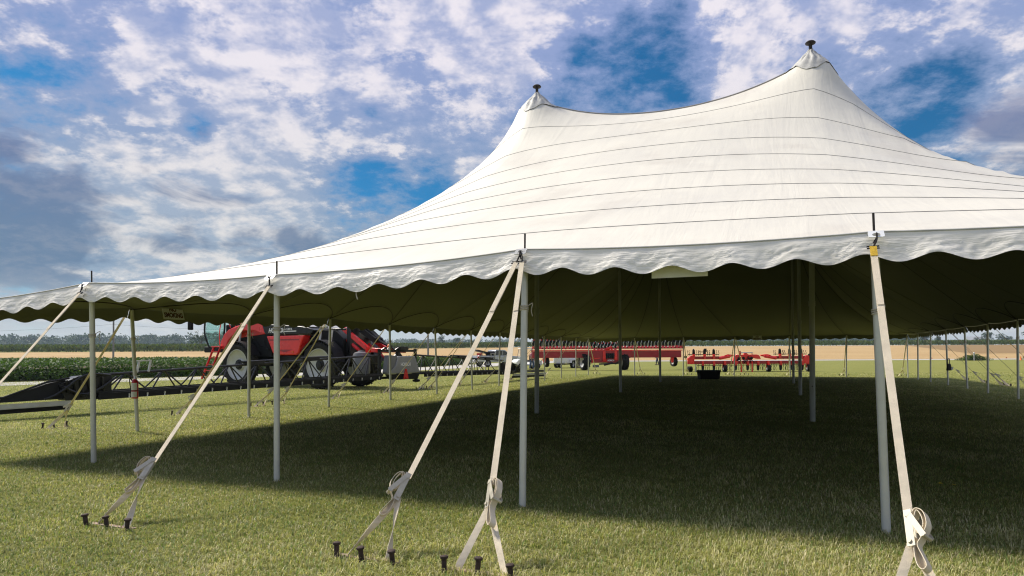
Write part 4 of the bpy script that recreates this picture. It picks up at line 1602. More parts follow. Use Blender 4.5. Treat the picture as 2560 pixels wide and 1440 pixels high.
# boom centre frame with its grey rear shield
mb = MB()
for y in (-1.15, 0, 1.15):
    mb.bar((-3.05, y, 0.42), (-3.05, y, 1.66), 0.10, 0.10)
for z in (0.50, 1.58):
    mb.bar((-3.05, -1.2, z), (-3.05, 1.2, z), 0.10, 0.10)
mb.bar((-3.05, -1.15, 0.5), (-3.05, 0, 1.55), 0.07, 0.07)
mb.bar((-3.05, 1.15, 0.5), (-3.05, 0, 1.55), 0.07, 0.07)
for i in range(10):
    y = random.uniform(-0.9, 0.9)
    mb.path(catmull([(-3.12, y, 1.65), (-3.2, y + 0.1, 1.72), (-3.1, y + 0.25, 1.6)], 4), 0.03, 5)
mb.box((-3.1, -0.2, 1.68), (0.25, 0.5, 0.14))
mb.build('boom_frame', 'blackpaint', sp, 35)
mb = MB()
mb.prism([(1.05, 0.66), (-0.98, 0.66), (-0.62, 1.36), (0.45, 1.36), (0.62, 0.98)], -3.45, -3.20, 'yz')
sh = mb.build('rear_shield', 'shield', sp, 35, 0.03)
mb = MB()
mb.prism([(0.66, 0.98), (0.48, 1.38), (1.06, 1.40), (1.16, 0.72), (1.08, 0.64)], -3.43, -3.22, 'yz')
mb.build('shield_side', 'grey', sh, 35, 0.02)
mb = MB()
mb.prism([(1.02, 0.64), (0.75, 0.42), (-0.85, 0.40), (-1.0, 0.64)], -3.42, -3.2, 'yz')
mb.build('shield_base', 'plastic', sh, 35, 0.02)
text_part('lettering', 'HORSCH', 0.19, 'lettering', sp, (-3.456, 0.0, 1.02), (PI / 2, 0, -PI / 2), 0.003, 0.62, 0.0, 0.004)
mb = MB()
mb.prism([(0.16, 0.44), (-0.16, 0.44), (-0.05, 0.84), (0.05, 0.84)], -3.475, -3.456, 'yz')
mb.build('reflector', 'redlens', sp, 0)
MB().lathe([(0.06, 0), (0.075, 0.02), (0.07, 0.14), (0.03, 0.18), (0.01, 0.185)], (-3.1, 0.62, 1.66), Z, 12).build('beacon', 'orange', sp)
for s in (1, -1):
    MB().box((-2.3, s * 0.95, 1.62), (0.03, 0.30, 0.22)).build('warning_board', 'redlens', sp, 0)
MB().lathe([(0.04, 0), (0.16, 0.03), (0.16, 0.10), (0.05, 0.14)], (-3.3, -0.9, 0.26), Z, 14).build('boom_foot', 'plastic', sp)


def boom(s, TL, TE):
    def zb(t):
        return 0.62 - 0.012 * t
    def zt(t):
        return 1.40 - 0.042 * t
    def pt(x, t, z):
        return Vector((x, s * (1.2 + t), z))
    X = -3.05
    mb = MB()
    mb.tube(pt(X, 0, zt(0)), pt(X, TL, zt(TL)), 0.036, n=10)
    for dx in (-0.2, 0.2):
        mb.bar(pt(X + dx, 0, zb(0)), pt(X + dx, TL + 0.2, zb(TL + 0.2)), 0.07, 0.09)
    mb.bar(pt(X - 0.05, 0.1, zb(0) + 0.07), pt(X - 0.05, TL + 0.1, zb(TL + 0.1) + 0.06), 0.03, 0.03)
    w = mb.build('boom_wing', 'blackpaint', sp, 35)
    mb = MB()
    mb.bar(pt(X - 0.3, 0.2, zb(0) - 0.07), pt(X - 0.3, TL + 0.2, zb(TL + 0.2) - 0.07), 0.05, 0.16)
    mb.build('spray_rail', 'plastic', w)
    n = int(TL / 1.06)
    for i in range(n):
        t0, t1, t2 = i * 1.06, i * 1.06 + 0.48, i * 1.06 + 0.98
        for dx in (-0.2, 0.2):
            mb = MB()
            mb.tube(pt(X + dx, t0, zb(t0)), pt(X, t1, zt(t1)), 0.021, n=6)
            mb.tube(pt(X, t1 + 0.05, zt(t1)), pt(X + dx, t2, zb(t2)), 0.021, n=6)
            mb.build('brace', 'blackpaint', w)
    nm = None
    for i in range(int(TL / 0.49)):
        t = 0.35 + i * 0.49
        if nm is None:
            q = MB()
            q.box((0, 0, -0.02), (0.035, 0.035, 0.06))
            q.tube((0, 0, -0.05), (0, 0, -0.09), 0.012, 0.018, 6)
            nm = q.mesh('nozzle', 'steel')
        o = link('nozzle', nm, w)
        o.location = pt(X - 0.345, t, zb(t) - 0.05)
    # hinge block, hoses and folded tip
    mb = MB()
    mb.prism([(s * (1.2 + TL + a), b) for a, b in ((-0.2, 0.34), (0.9, 0.36), (1.05, 0.74), (0.6, 0.94), (-0.2, 0.96))][:: (1 if s > 0 else -1)], X - 0.16, X + 0.16, 'yz')
    mb.path(catmull([pt(X - 0.2, TL - 0.1, 0.95), pt(X - 0.26, TL + 0.5, 0.96), pt(X - 0.26, TL + 1.1, 0.55), pt(X - 0.24, TL + 1.4, 0.42)], 6), 0.03, 6)
    mb.path(catmull([pt(X - 0.22, TL - 0.3, 0.9), pt(X - 0.3, TL + 0.2, 0.6), pt(X - 0.3, TL + 0.6, 0.5), pt(X - 0.24, TL + 1.0, 0.7)], 6), 0.03, 6)
    for k in range(6):
        mb.tube(pt(X - 0.2, TL + 0.17 * k, 0.42 + 0.06 * (k % 3)), pt(X - 0.2, TL + 0.05 + 0.17 * k, 0.9 - 0.05 * (k % 2)), 0.03, n=6)
    mb.build('hinge', 'blackpaint', w, 35)
    mb = MB()
    tip = [(TL + 0.85, 0.40), (TE, 0.37), (TE, 0.42), (TL + 2.3, 0.45), (TL + 1.9, 0.58), (TL + 1.3, 0.78), (TL + 0.9, 0.86), (TL + 0.7, 0.78)]
    mb.prism([(s * (1.2 + a), b) for a, b in tip][:: (1 if s > 0 else -1)], X - 0.10, X + 0.14, 'yz')
    mb.path([pt(X - 0.12, TL + 0.8, 0.90), pt(X - 0.12, TL + 1.3, 0.82), pt(X - 0.12, TL + 2.2, 0.50), pt(X - 0.12, TE - 0.1, 0.45)], 0.028, 6)
    mb.bar(pt(X - 0.1, TL + 0.8, 0.19), pt(X - 0.1, TE, 0.16), 0.06, 0.10)
    tp = mb.build('boom_tip', 'plastic', w, 35)
    mb = MB()
    mb.bar(pt(X - 0.16, TL + 0.8, 0.30), pt(X - 0.16, TE, 0.28), 0.10, 0.11)
    mb.bar(pt(X - 0.215, TL + 0.8, 0.275), pt(X - 0.215, TE, 0.255), 0.012, 0.025)
    mb.build('tip_channel', 'alu', tp)
    a_ = TL - 1.25
    mb = MB()
    for a in (a_, a_ + 0.32):
        mb.bar(pt(X - 0.05, a, zt(a)), pt(X - 0.05, a - 0.06, zt(a) + 0.30), 0.03, 0.05)
    mb.bar(pt(X - 0.05, a_ - 0.08, zt(a_) + 0.30), pt(X - 0.05, a_ + 0.32, zt(a_) + 0.30), 0.05, 0.03)
    mb.build('rest_bracket', 'alu', w)
    for a in (3.2, 5.6):
        mb = MB()
        mb.bar(pt(X, a, zt(a) + 0.03), pt(X, a + 0.7, zt(a) + 0.01), 0.14, 0.13)
        mb.tube(pt(X, a - 0.6, zt(a) + 0.10), pt(X, a + 0.8, zt(a) + 0.06), 0.035)
        mb.build('fold_cylinder', 'blackpaint', w)


boom(1, 10.7, 16.5)
boom(-1, 7.4, 12.0)

# ------------------------------------------------------------------ red planter
S1 = 56.5 / 1669.0
pl = empty('planter', (8.06, 56.5, 0), 0)
tag(pl, 'long dark red planter with a row of raised black seeding units', 'planter')


def PX(px):
    return (px - 1518) * S1


def PZ(py):
    return CAM_H + (883 - py) * S1


mb = MB()
mb.box((PX(1516), 0, 1.32), (PX(1702) - PX(1330), 0.30, 0.56))
mb.prism([(PX(1476), 1.62), (PX(1476), 0.62), (PX(1545), 0.60), (PX(1556), 0.85), (PX(1580), 1.08), (PX(1580), 1.62)], -0.22, 0.10)
mb.build('toolbar', 'reddark', pl, 35, 0.03)
mb = MB()
mb.box((PX(1516), -0.17, 1.655), (PX(1706) - PX(1330), 0.10, 0.09))
mb.build('flange_highlight', 'redpaint', pl, 35)  # brighter red strip paints the highlight along the beam's upper edge
mb = MB()
mb.box((PX(1518), 0.02, 1.86), (PX(1708) - PX(1330), 0.16, 0.15))
mb.build('unit_bar', 'reddark', pl, 35, 0.02)


def row_unit(seed):
    rr = random.Random(seed)
    mb = MB()
    mb.mi(0)
    mb.prism([(-0.12, 0.10), (0.08, 0.10), (0.16, 0.45), (0.05, 0.74), (-0.08, 0.76), (-0.16, 0.5)], -0.05, 0.05, 'yz')
    mb.lathe([(0.02, -0.02), (0.16, -0.015), (0.17, 0), (0.16, 0.015), (0.02, 0.02)], (0.075, -0.04, 0.58), (1, 0.15, 0), 14)
    mb.lathe([(0.02, -0.02), (0.14, -0.015), (0.15, 0), (0.14, 0.015), (0.02, 0.02)], (-0.07, -0.02, 0.52), (1, -0.15, 0), 14)
    mb.lathe([(0.02, -0.03), (0.10, -0.03), (0.11, 0), (0.10, 0.03), (0.02, 0.03)], (0.03, -0.12, 0.82), (1, 0, 0.2), 12)
    mb.mi(1)
    mb.path(catmull([(-0.05, -0.10, 0.12), (-0.09, -0.16, 0.32), (-0.06, -0.18, 0.50), (-0.02, -0.16, 0.70)], 4), 0.022, 5)
    mb.tube((0.0, -0.12, 0.76), (0.05, -0.14, 0.90), 0.022, n=6)
    mb.lathe([(0.01, 0), (0.05, 0.0), (0.05, 0.02), (0.01, 0.02)], (0.10, -0.10, 0.58), (1, 0, 0), 10)
    mb.mi(2)
    mb.prism([(-0.20, -0.05), (0.06, -0.05), (0.08, 0.14), (-0.10, 0.20)], -0.06, 0.06, 'yz')
    mb.box((0.02, -0.13, 0.66), (0.06, 0.05, 0.10))
    return mb.mesh('row_unit', ['plastic', 'alu', 'redpaint'], 35)


RU = [row_unit(1), None]
k = 0
for i in range(45):
    o = link('row_unit', RU[0], pl)
    t = i / 44
    o.location = (PX(1333 + 374 * t), random.uniform(-0.03, 0.03), 1.88 + random.uniform(-0.02, 0.02) - (0.16 if 17 < i < 25 else 0))
    o.rotation_euler = (random.uniform(-0.06, 0.06), random.uniform(-0.07, 0.07), random.uniform(-0.15, 0.15))
    o.scale = (1.5, 1.5, 1.05 if not 17 < i < 25 else 0.85)
# centre machinery
mb = MB()
mb.box((PX(1523), -0.12, PZ(890.5)), (PX(1535) - PX(1511), 0.26, 0.42))
mb.build('centre_recess', 'plastic', pl, 35)
mb = MB()
for i in range(9):
    x = PX(random.uniform(1511, 1536))
    mb.path(catmull([(x, -0.26, PZ(884)), (x + 0.06, -0.32, PZ(890)), (x - 0.05, -0.3, PZ(898))], 4), 0.025, 5)
mb.bar((PX(1496), -0.25, PZ(911)), (PX(1545), -0.25, PZ(909)), 0.16, 0.12)
mb.bar((PX(1536), -0.25, PZ(911)), (PX(1549), -0.25, PZ(902)), 0.12, 0.14)
mb.tube((PX(1508), -0.3, PZ(913)), (PX(1530), -0.3, PZ(908)), 0.09)
mb.build('hydraulics', 'blackpaint', pl, 35)
mb = MB()
for x in (1509, 1538):
    mb.prism([(PX(x - 4), PZ(901)), (PX(x + 4), PZ(901)), (PX(x + 3), PZ(878)), (PX(x - 3), PZ(878))], -0.30, -0.225)
mb.tube((PX(1514), -0.28, PZ(874)), (PX(1528), -0.28, PZ(868)), 0.10)
mb.build('tower', 'redpaint', pl, 35, 0.02)
mb = MB()
mb.prism([(PX(1503.5), PZ(905)), (PX(1516), PZ(905)), (PX(1509.8), PZ(895.5))], -0.34, -0.31)
mb.build('warning_triangle', 'redlens', pl, 0)
text_part('lettering', 'HORSCH', 0.17, 'lettering', pl, (PX(1525.5), -0.235, PZ(902.2)), (PI / 2, 0, 0), 0.004, 0.56, 0.2, 0.006)
for px in (1461, 1560):
    wheel(pl, (PX(px), 0.1, 0.71), 0.71, 0.55, 0.48, -1 if px < 1500 else 1, R(-72 if px < 1500 else -84), 18, lugh=0.06)
for px, s in ((1366, 1), (1686, 1)):
    wheel(pl, (PX(px), 0.3, PZ(905.5)), 0.43, 0.30, 0.24, -1, R(-72), 16, lugh=0.03)
    mb = MB()
    mb.prism([(PX(px - 9), PZ(886)), (PX(px - 1), PZ(886)), (PX(px - 2), PZ(900)), (PX(px - 4), PZ(909)), (PX(px - 8), PZ(907)), (PX(px - 10), PZ(900))][::-1], -0.05, 0.12)
    mb.build('wheel_arm', 'redpaint', pl, 35, 0.02)
MB().box((PX(1488), -0.3, PZ(916)), (0.5, 0.3, 0.20)).build('step_box', 'grey', pl, 35, 0.02)
mb = MB()
mb.bar((PX(1478), -0.2, PZ(898)), (PX(1500), -0.2, PZ(896)), 0.08, 0.10)
mb.bar((PX(1478), -0.2, PZ(910)), (PX(1484), -0.2, PZ(892)), 0.08, 0.08)
mb.build('wheel_link', 'redpaint', pl, 35)

# ------------------------------------------------------------------ red cultivator
S2 = 49.5 / 1669.0
cu = empty('cultivator', (17.44, 49.5, 0), 0)
tag(cu, 'red row crop cultivator with folded wings and spring tines', 'cultivator')


def QX(px):
    return (px - 1868) * S2


def QZ(py):
    return CAM_H + (883 - py) * S2


mb = MB()
mb.box((QX(1867), 0, 0.70), (QX(2016) - QX(1718), 0.18, 0.24))
mb.build('toolbar', 'reddark', cu, 35, 0.02)
for a, b in ((1733, 1798), (1934, 2012)):
    mb = MB()
    mb.box((QX((a + b) / 2), 0.05, 1.05), (QX(b) - QX(a), 0.18, 0.21))
    mb.build('folded_wing', 'reddark', cu, 35, 0.02)
for a, b in ((1722, 1732), (2010, 2020)):
    mb = MB()
    mb.prism([(QX(a - 2), 0.58), (QX(b + 2), 0.58), (QX(b + 3), 1.15), (QX((a + b) / 2), 1.22), (QX(a - 4), 1.0)], -0.12, 0.16)
    mb.build('wing_hinge', 'redpaint', cu, 35, 0.02)
for a, b in ((1797, 1832), (1939, 1900)):
    mb = MB()
    mb.tube((QX(a), -0.05, QZ(898)), (QX(a + (b - a) * 0.75), -0.05, QZ(893)), 0.12, n=10)
    mb.tube((QX(a + (b - a) * 0.6), -0.05, QZ(894)), (QX(b), -0.05, QZ(891)), 0.06, n=8)
    mb.path(catmull([(QX(a + (b - a) * 0.3), -0.1, QZ(893)), (QX(a + (b - a) * 0.6), -0.14, QZ(889)), (QX(b), -0.1, QZ(891))], 5), 0.03, 5)
    mb.build('fold_cylinder', 'redpaint', cu, 35)
mb = MB()
mb.prism([(QX(1830), 0.60), (QX(1842), 0.60), (QX(1846), 1.20), (QX(1838), 1.28), (QX(1833), 1.05)], -0.15, 0.12)
mb.prism([(QX(1874), 1.28), (QX(1876), 1.10), (QX(1886), 0.98), (QX(1894), 0.95), (QX(1900), 0.95), (QX(1896), 1.22), (QX(1890), 1.28)][::-1], -0.15, 0.12)
mb.prism([(QX(1856), 0.84), (QX(1878), 0.84), (QX(1880), 1.22), (QX(1868), 1.30), (QX(1864), 1.46), (QX(1860), 1.46), (QX(1858), 1.25), (QX(1852), 1.2)], -0.10, 0.10)
mb.bar((QX(1838), -0.05, 1.22), (QX(1892), -0.05, 1.22), 0.12, 0.10)
mb.build('centre_frame', 'redpaint', cu, 35, 0.02)
mb = MB()
mb.tube((QX(1851), -0.1, 1.42), (QX(1880), -0.1, 1.42), 0.035)
mb.build('top_link', 'rim', cu)
mb = MB()
mb.path([(QX(1846), -0.1, 1.1), (QX(1849), -0.12, 1.35), (QX(1848), -0.12, 1.55)], 0.05, 6)
mb.path([(QX(1878), -0.1, 1.42), (QX(1879), -0.12, 1.15)], 0.03, 6)
mb.build('link_post', 'reddark', cu)
mb = MB()
for i in range(14):
    x, z = QX(random.uniform(1842, 1878)), random.uniform(0.85, 1.2)
    mb.path(catmull([(x, -0.14, z), (x + random.uniform(-0.1, 0.1), -0.2, z - 0.1), (x + random.uniform(-0.2, 0.2), -0.15, z - 0.2)], 4), 0.03, 5)
for px in (1847, 1856, 1876):
    mb.lathe([(0.02, -0.08), (0.10, -0.08), (0.10, 0.05), (0.02, 0.06)], (QX(px), -0.15, QZ(898)), (0, 1, 0), 12)
mb.build('hydraulics', 'plastic', cu)


def tine_unit(up):
    """red clamp, black coulter wedge, cross bar and thin S tines; up = folded, pointing upward"""
    s = 1 if up else -1
    mb = MB()
    mb.mi(0)
    mb.box((0, -0.1, s * 0.05), (0.15, 0.16, 0.34))
    mb.lathe([(0.01, -0.05), (0.08, -0.05), (0.08, 0.05), (0.01, 0.05)], (0, -0.18, s * 0.12), (0, 1, 0), 10)
    mb.mi(1)
    mb.prism([(-0.09, s * 0.22), (0.10, s * 0.22), (0.08, s * 0.50), (0.02, s * 0.62), (-0.07, s * 0.55)][::s], -0.12, 0.0)
    mb.box((0, 0.02, s * 0.20), (0.78, 0.05, 0.05))
    for x in (-0.42, -0.30, 0.24, 0.40):
        h = 0.5 if up else 0.60
        mb.path(catmull([(x, 0.02, s * 0.12), (x + 0.02, 0.0, s * 0.28), (x - 0.02, 0.04, s * 0.42), (x + 0.015, 0.0, s * h)], 3), 0.017, 5)
    return mb.mesh('tine_unit', ['redpaint', 'plastic'], 35)


TD, TU = tine_unit(False), tine_unit(True)
for px in (1755, 1783, 1810, 1837, 1867, 1893, 1919, 1949, 1978, 2003):
    o = link('tine_unit', TD, cu)
    o.location = (QX(px), -0.04 + random.uniform(-0.02, 0.02), 0.70)
for px in (1733, 1760, 1783, 1948, 1972, 2001):
    o = link('tine_unit', TU, cu)
    o.location = (QX(px), 0.0, 1.10)
for px in (1810, 1919, 2019):
    mb = MB()
    mb.box((0, 0, 0.30), (0.06, 0.1, 0.5))
    w = wheel(cu, (QX(px), -0.1, 0.27), 0.27, 0.26, 0.14, 1, R(-90), 12, lugh=0.02)
    MB().bar((QX(px), -0.05, 0.62), (QX(px), -0.05, 0.30), 0.30, 0.05, (0, 1, 0)).build('wheel_fork', 'redpaint', cu)
mb = MB()
for i in range(5):
    mb.lathe([(0.02, -0.02), (0.20, -0.012), (0.21, 0), (0.20, 0.012), (0.02, 0.02)], (QX(1719 + i * 2.6), -0.05 + 0.05 * i, 0.22), (1, 0.2, 0), 14)
mb.build('disc_gang', 'plastic', cu)
for px in (1738,):
    MB().bar((QX(px), 0, 0.0), (QX(px), 0, 0.6), 0.06, 0.06).build('stand', 'alu', cu)
for px in (1850, 1877):
    MB().bar((QX(px), -0.2, 0.0), (QX(px), -0.2, 0.78), 0.09, 0.09).build('stand', 'redpaint', cu)
for px, z in ((1713, 1.12), (2022, 1.22)):
    MB().lathe([(0.02, -0.03), (0.10, -0.03), (0.11, 0), (0.10, 0.03), (0.02, 0.03)], (QX(px), -0.05, z), (0.2, 1, 0), 14).build('row_marker', 'plastic', cu)
mb = MB()
mb.path([(QX(1748), 0, QZ(880)), (QX(1751), 0, QZ(882)), (QX(1764), 0, QZ(882)), (QX(1767), 0, QZ(879))], 0.03, 6)
mb.box((QX(1763), 0, QZ(877)), (0.16, 0.1, 0.2))
mb.build('guidance_bracket', 'iron', cu)
mb = MB()
mb.path([(QX(1720), 0.1, 0.02), (QX(2010), 0.1, 0.02)], 0.015, 5)
mb.build('ground_chain', 'iron', cu)

# ------------------------------------------------------------------ silver pickup with raised bed cover
pk = empty('pickup_truck', (-1.75, 73.5, 0), R(32))
tag(pk, 'silver pickup truck with its black bed cover raised', 'truck')
mb = MB()
mb.prism([(-2.65, 0.55), (-2.0, 0.50), (2.0, 0.45), (2.62, 0.55), (2.72, 0.85), (2.60, 1.08), (1.35, 1.18), (-2.68, 1.22), (-2.74, 0.8)], -0.95, 0.95)
mb.build('body', 'silver', pk, 35, 0.06)
mb = MB()
mb.prism([(-0.65, 1.16), (1.40, 1.16), (0.80, 1.72), (0.55, 1.84), (-0.35, 1.86), (-0.62, 1.74)], -0.86, 0.86)
mb.build('cab', 'silver', pk, 35, 0.05)
for s in (1, -1):
    mb = MB()
    mb.prism([(-0.55, 1.24), (0.28, 1.24), (0.28, 1.74), (-0.50, 1.74)], s * 0.862, s * 0.868)
    mb.prism([(0.36, 1.24), (1.18, 1.24), (0.72, 1.66), (0.36, 1.74)], s * 0.862, s * 0.868)
    mb.build('window', 'darkglass', pk, 0)
MB().box((-0.652, 0, 1.48), (0.01, 1.4, 0.40)).build('rear_window', 'darkglass', pk, 0)
MB().box((-1.65, 0, 1.225), (1.9, 1.7, 0.02)).build('bed_floor', 'plastic', pk, 0)
mb = MB()
mb.box((-1.75, 0, 1.62), (2.1, 1.75, 0.05), Matrix.Rotation(R(12), 3, 'Y'))
mb.bar((-0.75, 0.75, 1.22), (-1.1, 0.75, 1.55), 0.03, 0.03)
mb.bar((-0.75, -0.75, 1.22), (-1.1, -0.75, 1.55), 0.03, 0.03)
mb.box((-0.78, 0, 1.42), (0.10, 1.7, 0.42))
mb.build('bed_cover', 'plastic', pk, 35)
for s in (1, -1):
    MB().box((-2.72, s * 0.82, 0.98), (0.06, 0.16, 0.34)).build('tail_lamp', 'redlens', pk, 35, 0.01)
MB().box((-2.78, 0, 0.55), (0.12, 1.8, 0.18)).build('bumper', 'steel', pk, 35, 0.02)
for x in (-1.6, 1.7):
    for s in (1, -1):
        wheel(pk, (x, s * 0.88, 0.40), 0.40, 0.26, 0.24, s, 0, 18, 'alu', 'grey', 0.015)
gc = MB().box((-2.2, -0.2, 1.36), (0.5, 0.4, 0.24)).tube((-2.0, -0.2, 1.48), (-1.95, -0.2, 1.58), 0.03).build('fuel_can', 'redpaint', None, 35, 0.03)
gc.location = (-1.75, 73.5, 0)
gc.rotation_euler = (0, 0, R(32))
tag(gc, 'red can standing in the bed of the silver pickup', 'can')

# ------------------------------------------------------------------ white utility cart
ct = empty('utility_cart', (1.35, 62.0, 0), R(205))
tag(ct, 'small white utility cart with roof and windscreen beside the man in pink', 'cart')
mb = MB()
mb.prism([(-1.3, 0.32), (1.25, 0.32), (1.35, 0.62), (1.1, 0.88), (0.55, 0.90), (0.45, 0.45), (-0.1, 0.45), (-0.15, 0.80), (-1.3, 0.80)], -0.62, 0.62)
mb.build('body', 'white', ct, 35, 0.04)
mb = MB()
mb.prism([(-0.9, 1.82), (0.62, 1.86), (0.60, 1.92), (-0.9, 1.90)], -0.62, 0.62)
mb.build('roof', 'white', ct, 35, 0.02)
mb = MB()
for s in (1, -1):
    mb.tube((0.75, s * 0.55, 0.88), (0.52, s * 0.55, 1.85), 0.022)
    mb.tube((-0.8, s * 0.55, 0.80), (-0.78, s * 0.55, 1.85), 0.022)
mb.build('post', 'plastic', ct)
mb = MB()
mb.hexa([(0.75, -0.53, 0.92), (0.762, -0.53, 0.92), (0.762, 0.53, 0.92), (0.75, 0.53, 0.92), (0.53, -0.53, 1.80), (0.542, -0.53, 1.80), (0.542, 0.53, 1.80), (0.53, 0.53, 1.80)])
mb.build('windscreen', 'clearglass', ct, 0)
mb = MB()
mb.box((-0.35, 0, 0.74), (0.5, 1.1, 0.16))
mb.box((-0.58, 0, 1.05), (0.14, 1.1, 0.45))
mb.build('seat', 'plastic', ct, 35, 0.03)
for x in (-0.85, 0.9):
    for s in (1, -1):
        wheel(ct, (x, s * 0.56, 0.27), 0.27, 0.2, 0.14, s, 0, 14, 'lgrey', 'grey', 0.015)

# ------------------------------------------------------------------ white tank trailer with tandem wheels
tr = empty('tank_trailer', (5.3, 65.5, 0), R(62))
tag(tr, 'small white trailer with tandem wheels behind the planter', 'trailer')
mb = MB()
mb.prism([(-1.5, 0.42), (1.5, 0.42), (1.55, 0.75), (1.3, 1.2), (0.6, 1.32), (-1.0, 1.32), (-1.5, 1.1)], -0.70, 0.70)
mb.build('tank_body', 'white', tr, 35, 0.08)
mb = MB()
mb.box((0, 0, 0.38), (3.4, 0.9, 0.10))
mb.bar((1.6, 0, 0.38), (2.6, 0, 0.42), 0.1, 0.1)
mb.build('frame', 'blackpaint', tr)
MB().lathe([(0.02, 1.31), (0.2, 1.32), (0.2, 1.42), (0.02, 1.44)], (0, 0, 0), Z, 14).build('filler_lid', 'redpaint', tr)
for x in (-0.45, 0.35):
    for s in (1, -1):
        wheel(tr, (x, s * 0.85, 0.36), 0.36, 0.24, 0.24, s, 0, 16, 'rim', 'grey', 0.015)
for s in (1, -1):
    mb = MB()
    mb.ribbon([(-0.95, s * 0.87, 0.5), (-0.85, s * 0.87, 0.78), (0.75, s * 0.87, 0.78), (0.85, s * 0.87, 0.5)], (0, 1, 0), 0.28, 0.02)
    mb.build('mudguard', 'white', tr)
# black storage tub under the back edge of the tent
tb = empty('storage_tub', (10.67, 36.3, 0), 0.06)
mb = MB()
w0, w1, d0, d1, h_ = 0.52, 0.57, 0.26, 0.30, 0.44
mb.hexa([(-w0, -d0, 0), (w0, -d0, 0), (w0, d0, 0), (-w0, d0, 0), (-w1, -d1, h_), (w1, -d1, h_), (w1, d1, h_), (-w1, d1, h_)])
mb.build('tub_body', 'plastic', tb, 35, 0.04)
mb = MB()
mb.hexa([(-w1 - 0.02, -d1 - 0.02, h_ - 0.03), (w1 + 0.02, -d1 - 0.02, h_ - 0.03), (w1 + 0.02, d1 + 0.02, h_ - 0.03), (-w1 - 0.02, d1 + 0.02, h_ - 0.03), (-w1, -d1, h_ + 0.05), (w1, -d1, h_ + 0.05), (w1, d1, h_ + 0.05), (-w1, d1, h_ + 0.05)])
mb.build('lid', 'plastic', tb, 35, 0.02)
for s in (1, -1):
    MB().prism([(s * w1, h_ - 0.14), (s * (w1 + 0.05), h_ - 0.02), (s * (w1 + 0.06), h_ + 0.05), (s * w1, h_ + 0.04)], -0.14, 0.14).build('handle', 'plastic', tb, 35)
tag(tb, 'black lidded storage tub on the grass under the back of the tent', 'tub')


# ------------------------------------------------------------------ people
def skin_mesh(name, verts, edges, radii, mtl, parent, root=0, sub=1):
    me = bpy.data.meshes.new(name)
    me.from_pydata(verts, edges, [])
    me.materials.append(MT[mtl])
    o = link(name, me, parent)
    bm = bmesh.new()
    bm.from_mesh(me)
    ly = bm.verts.layers.skin.verify()
    bm.verts.ensure_lookup_table()
    for i, v in enumerate(bm.verts):
        r = radii[i]
        v[ly].radius = r if isinstance(r, tuple) else (r, r)
        v[ly].use_root = (i == root)
    bm.to_mesh(me)
    bm.free()
    m = o.modifiers.new('skin', 'SKIN')
    m.use_smooth_shade = True
    s = o.modifiers.new('smooth', 'SUBSURF')
    s.levels = sub
    s.render_levels = sub
    return o


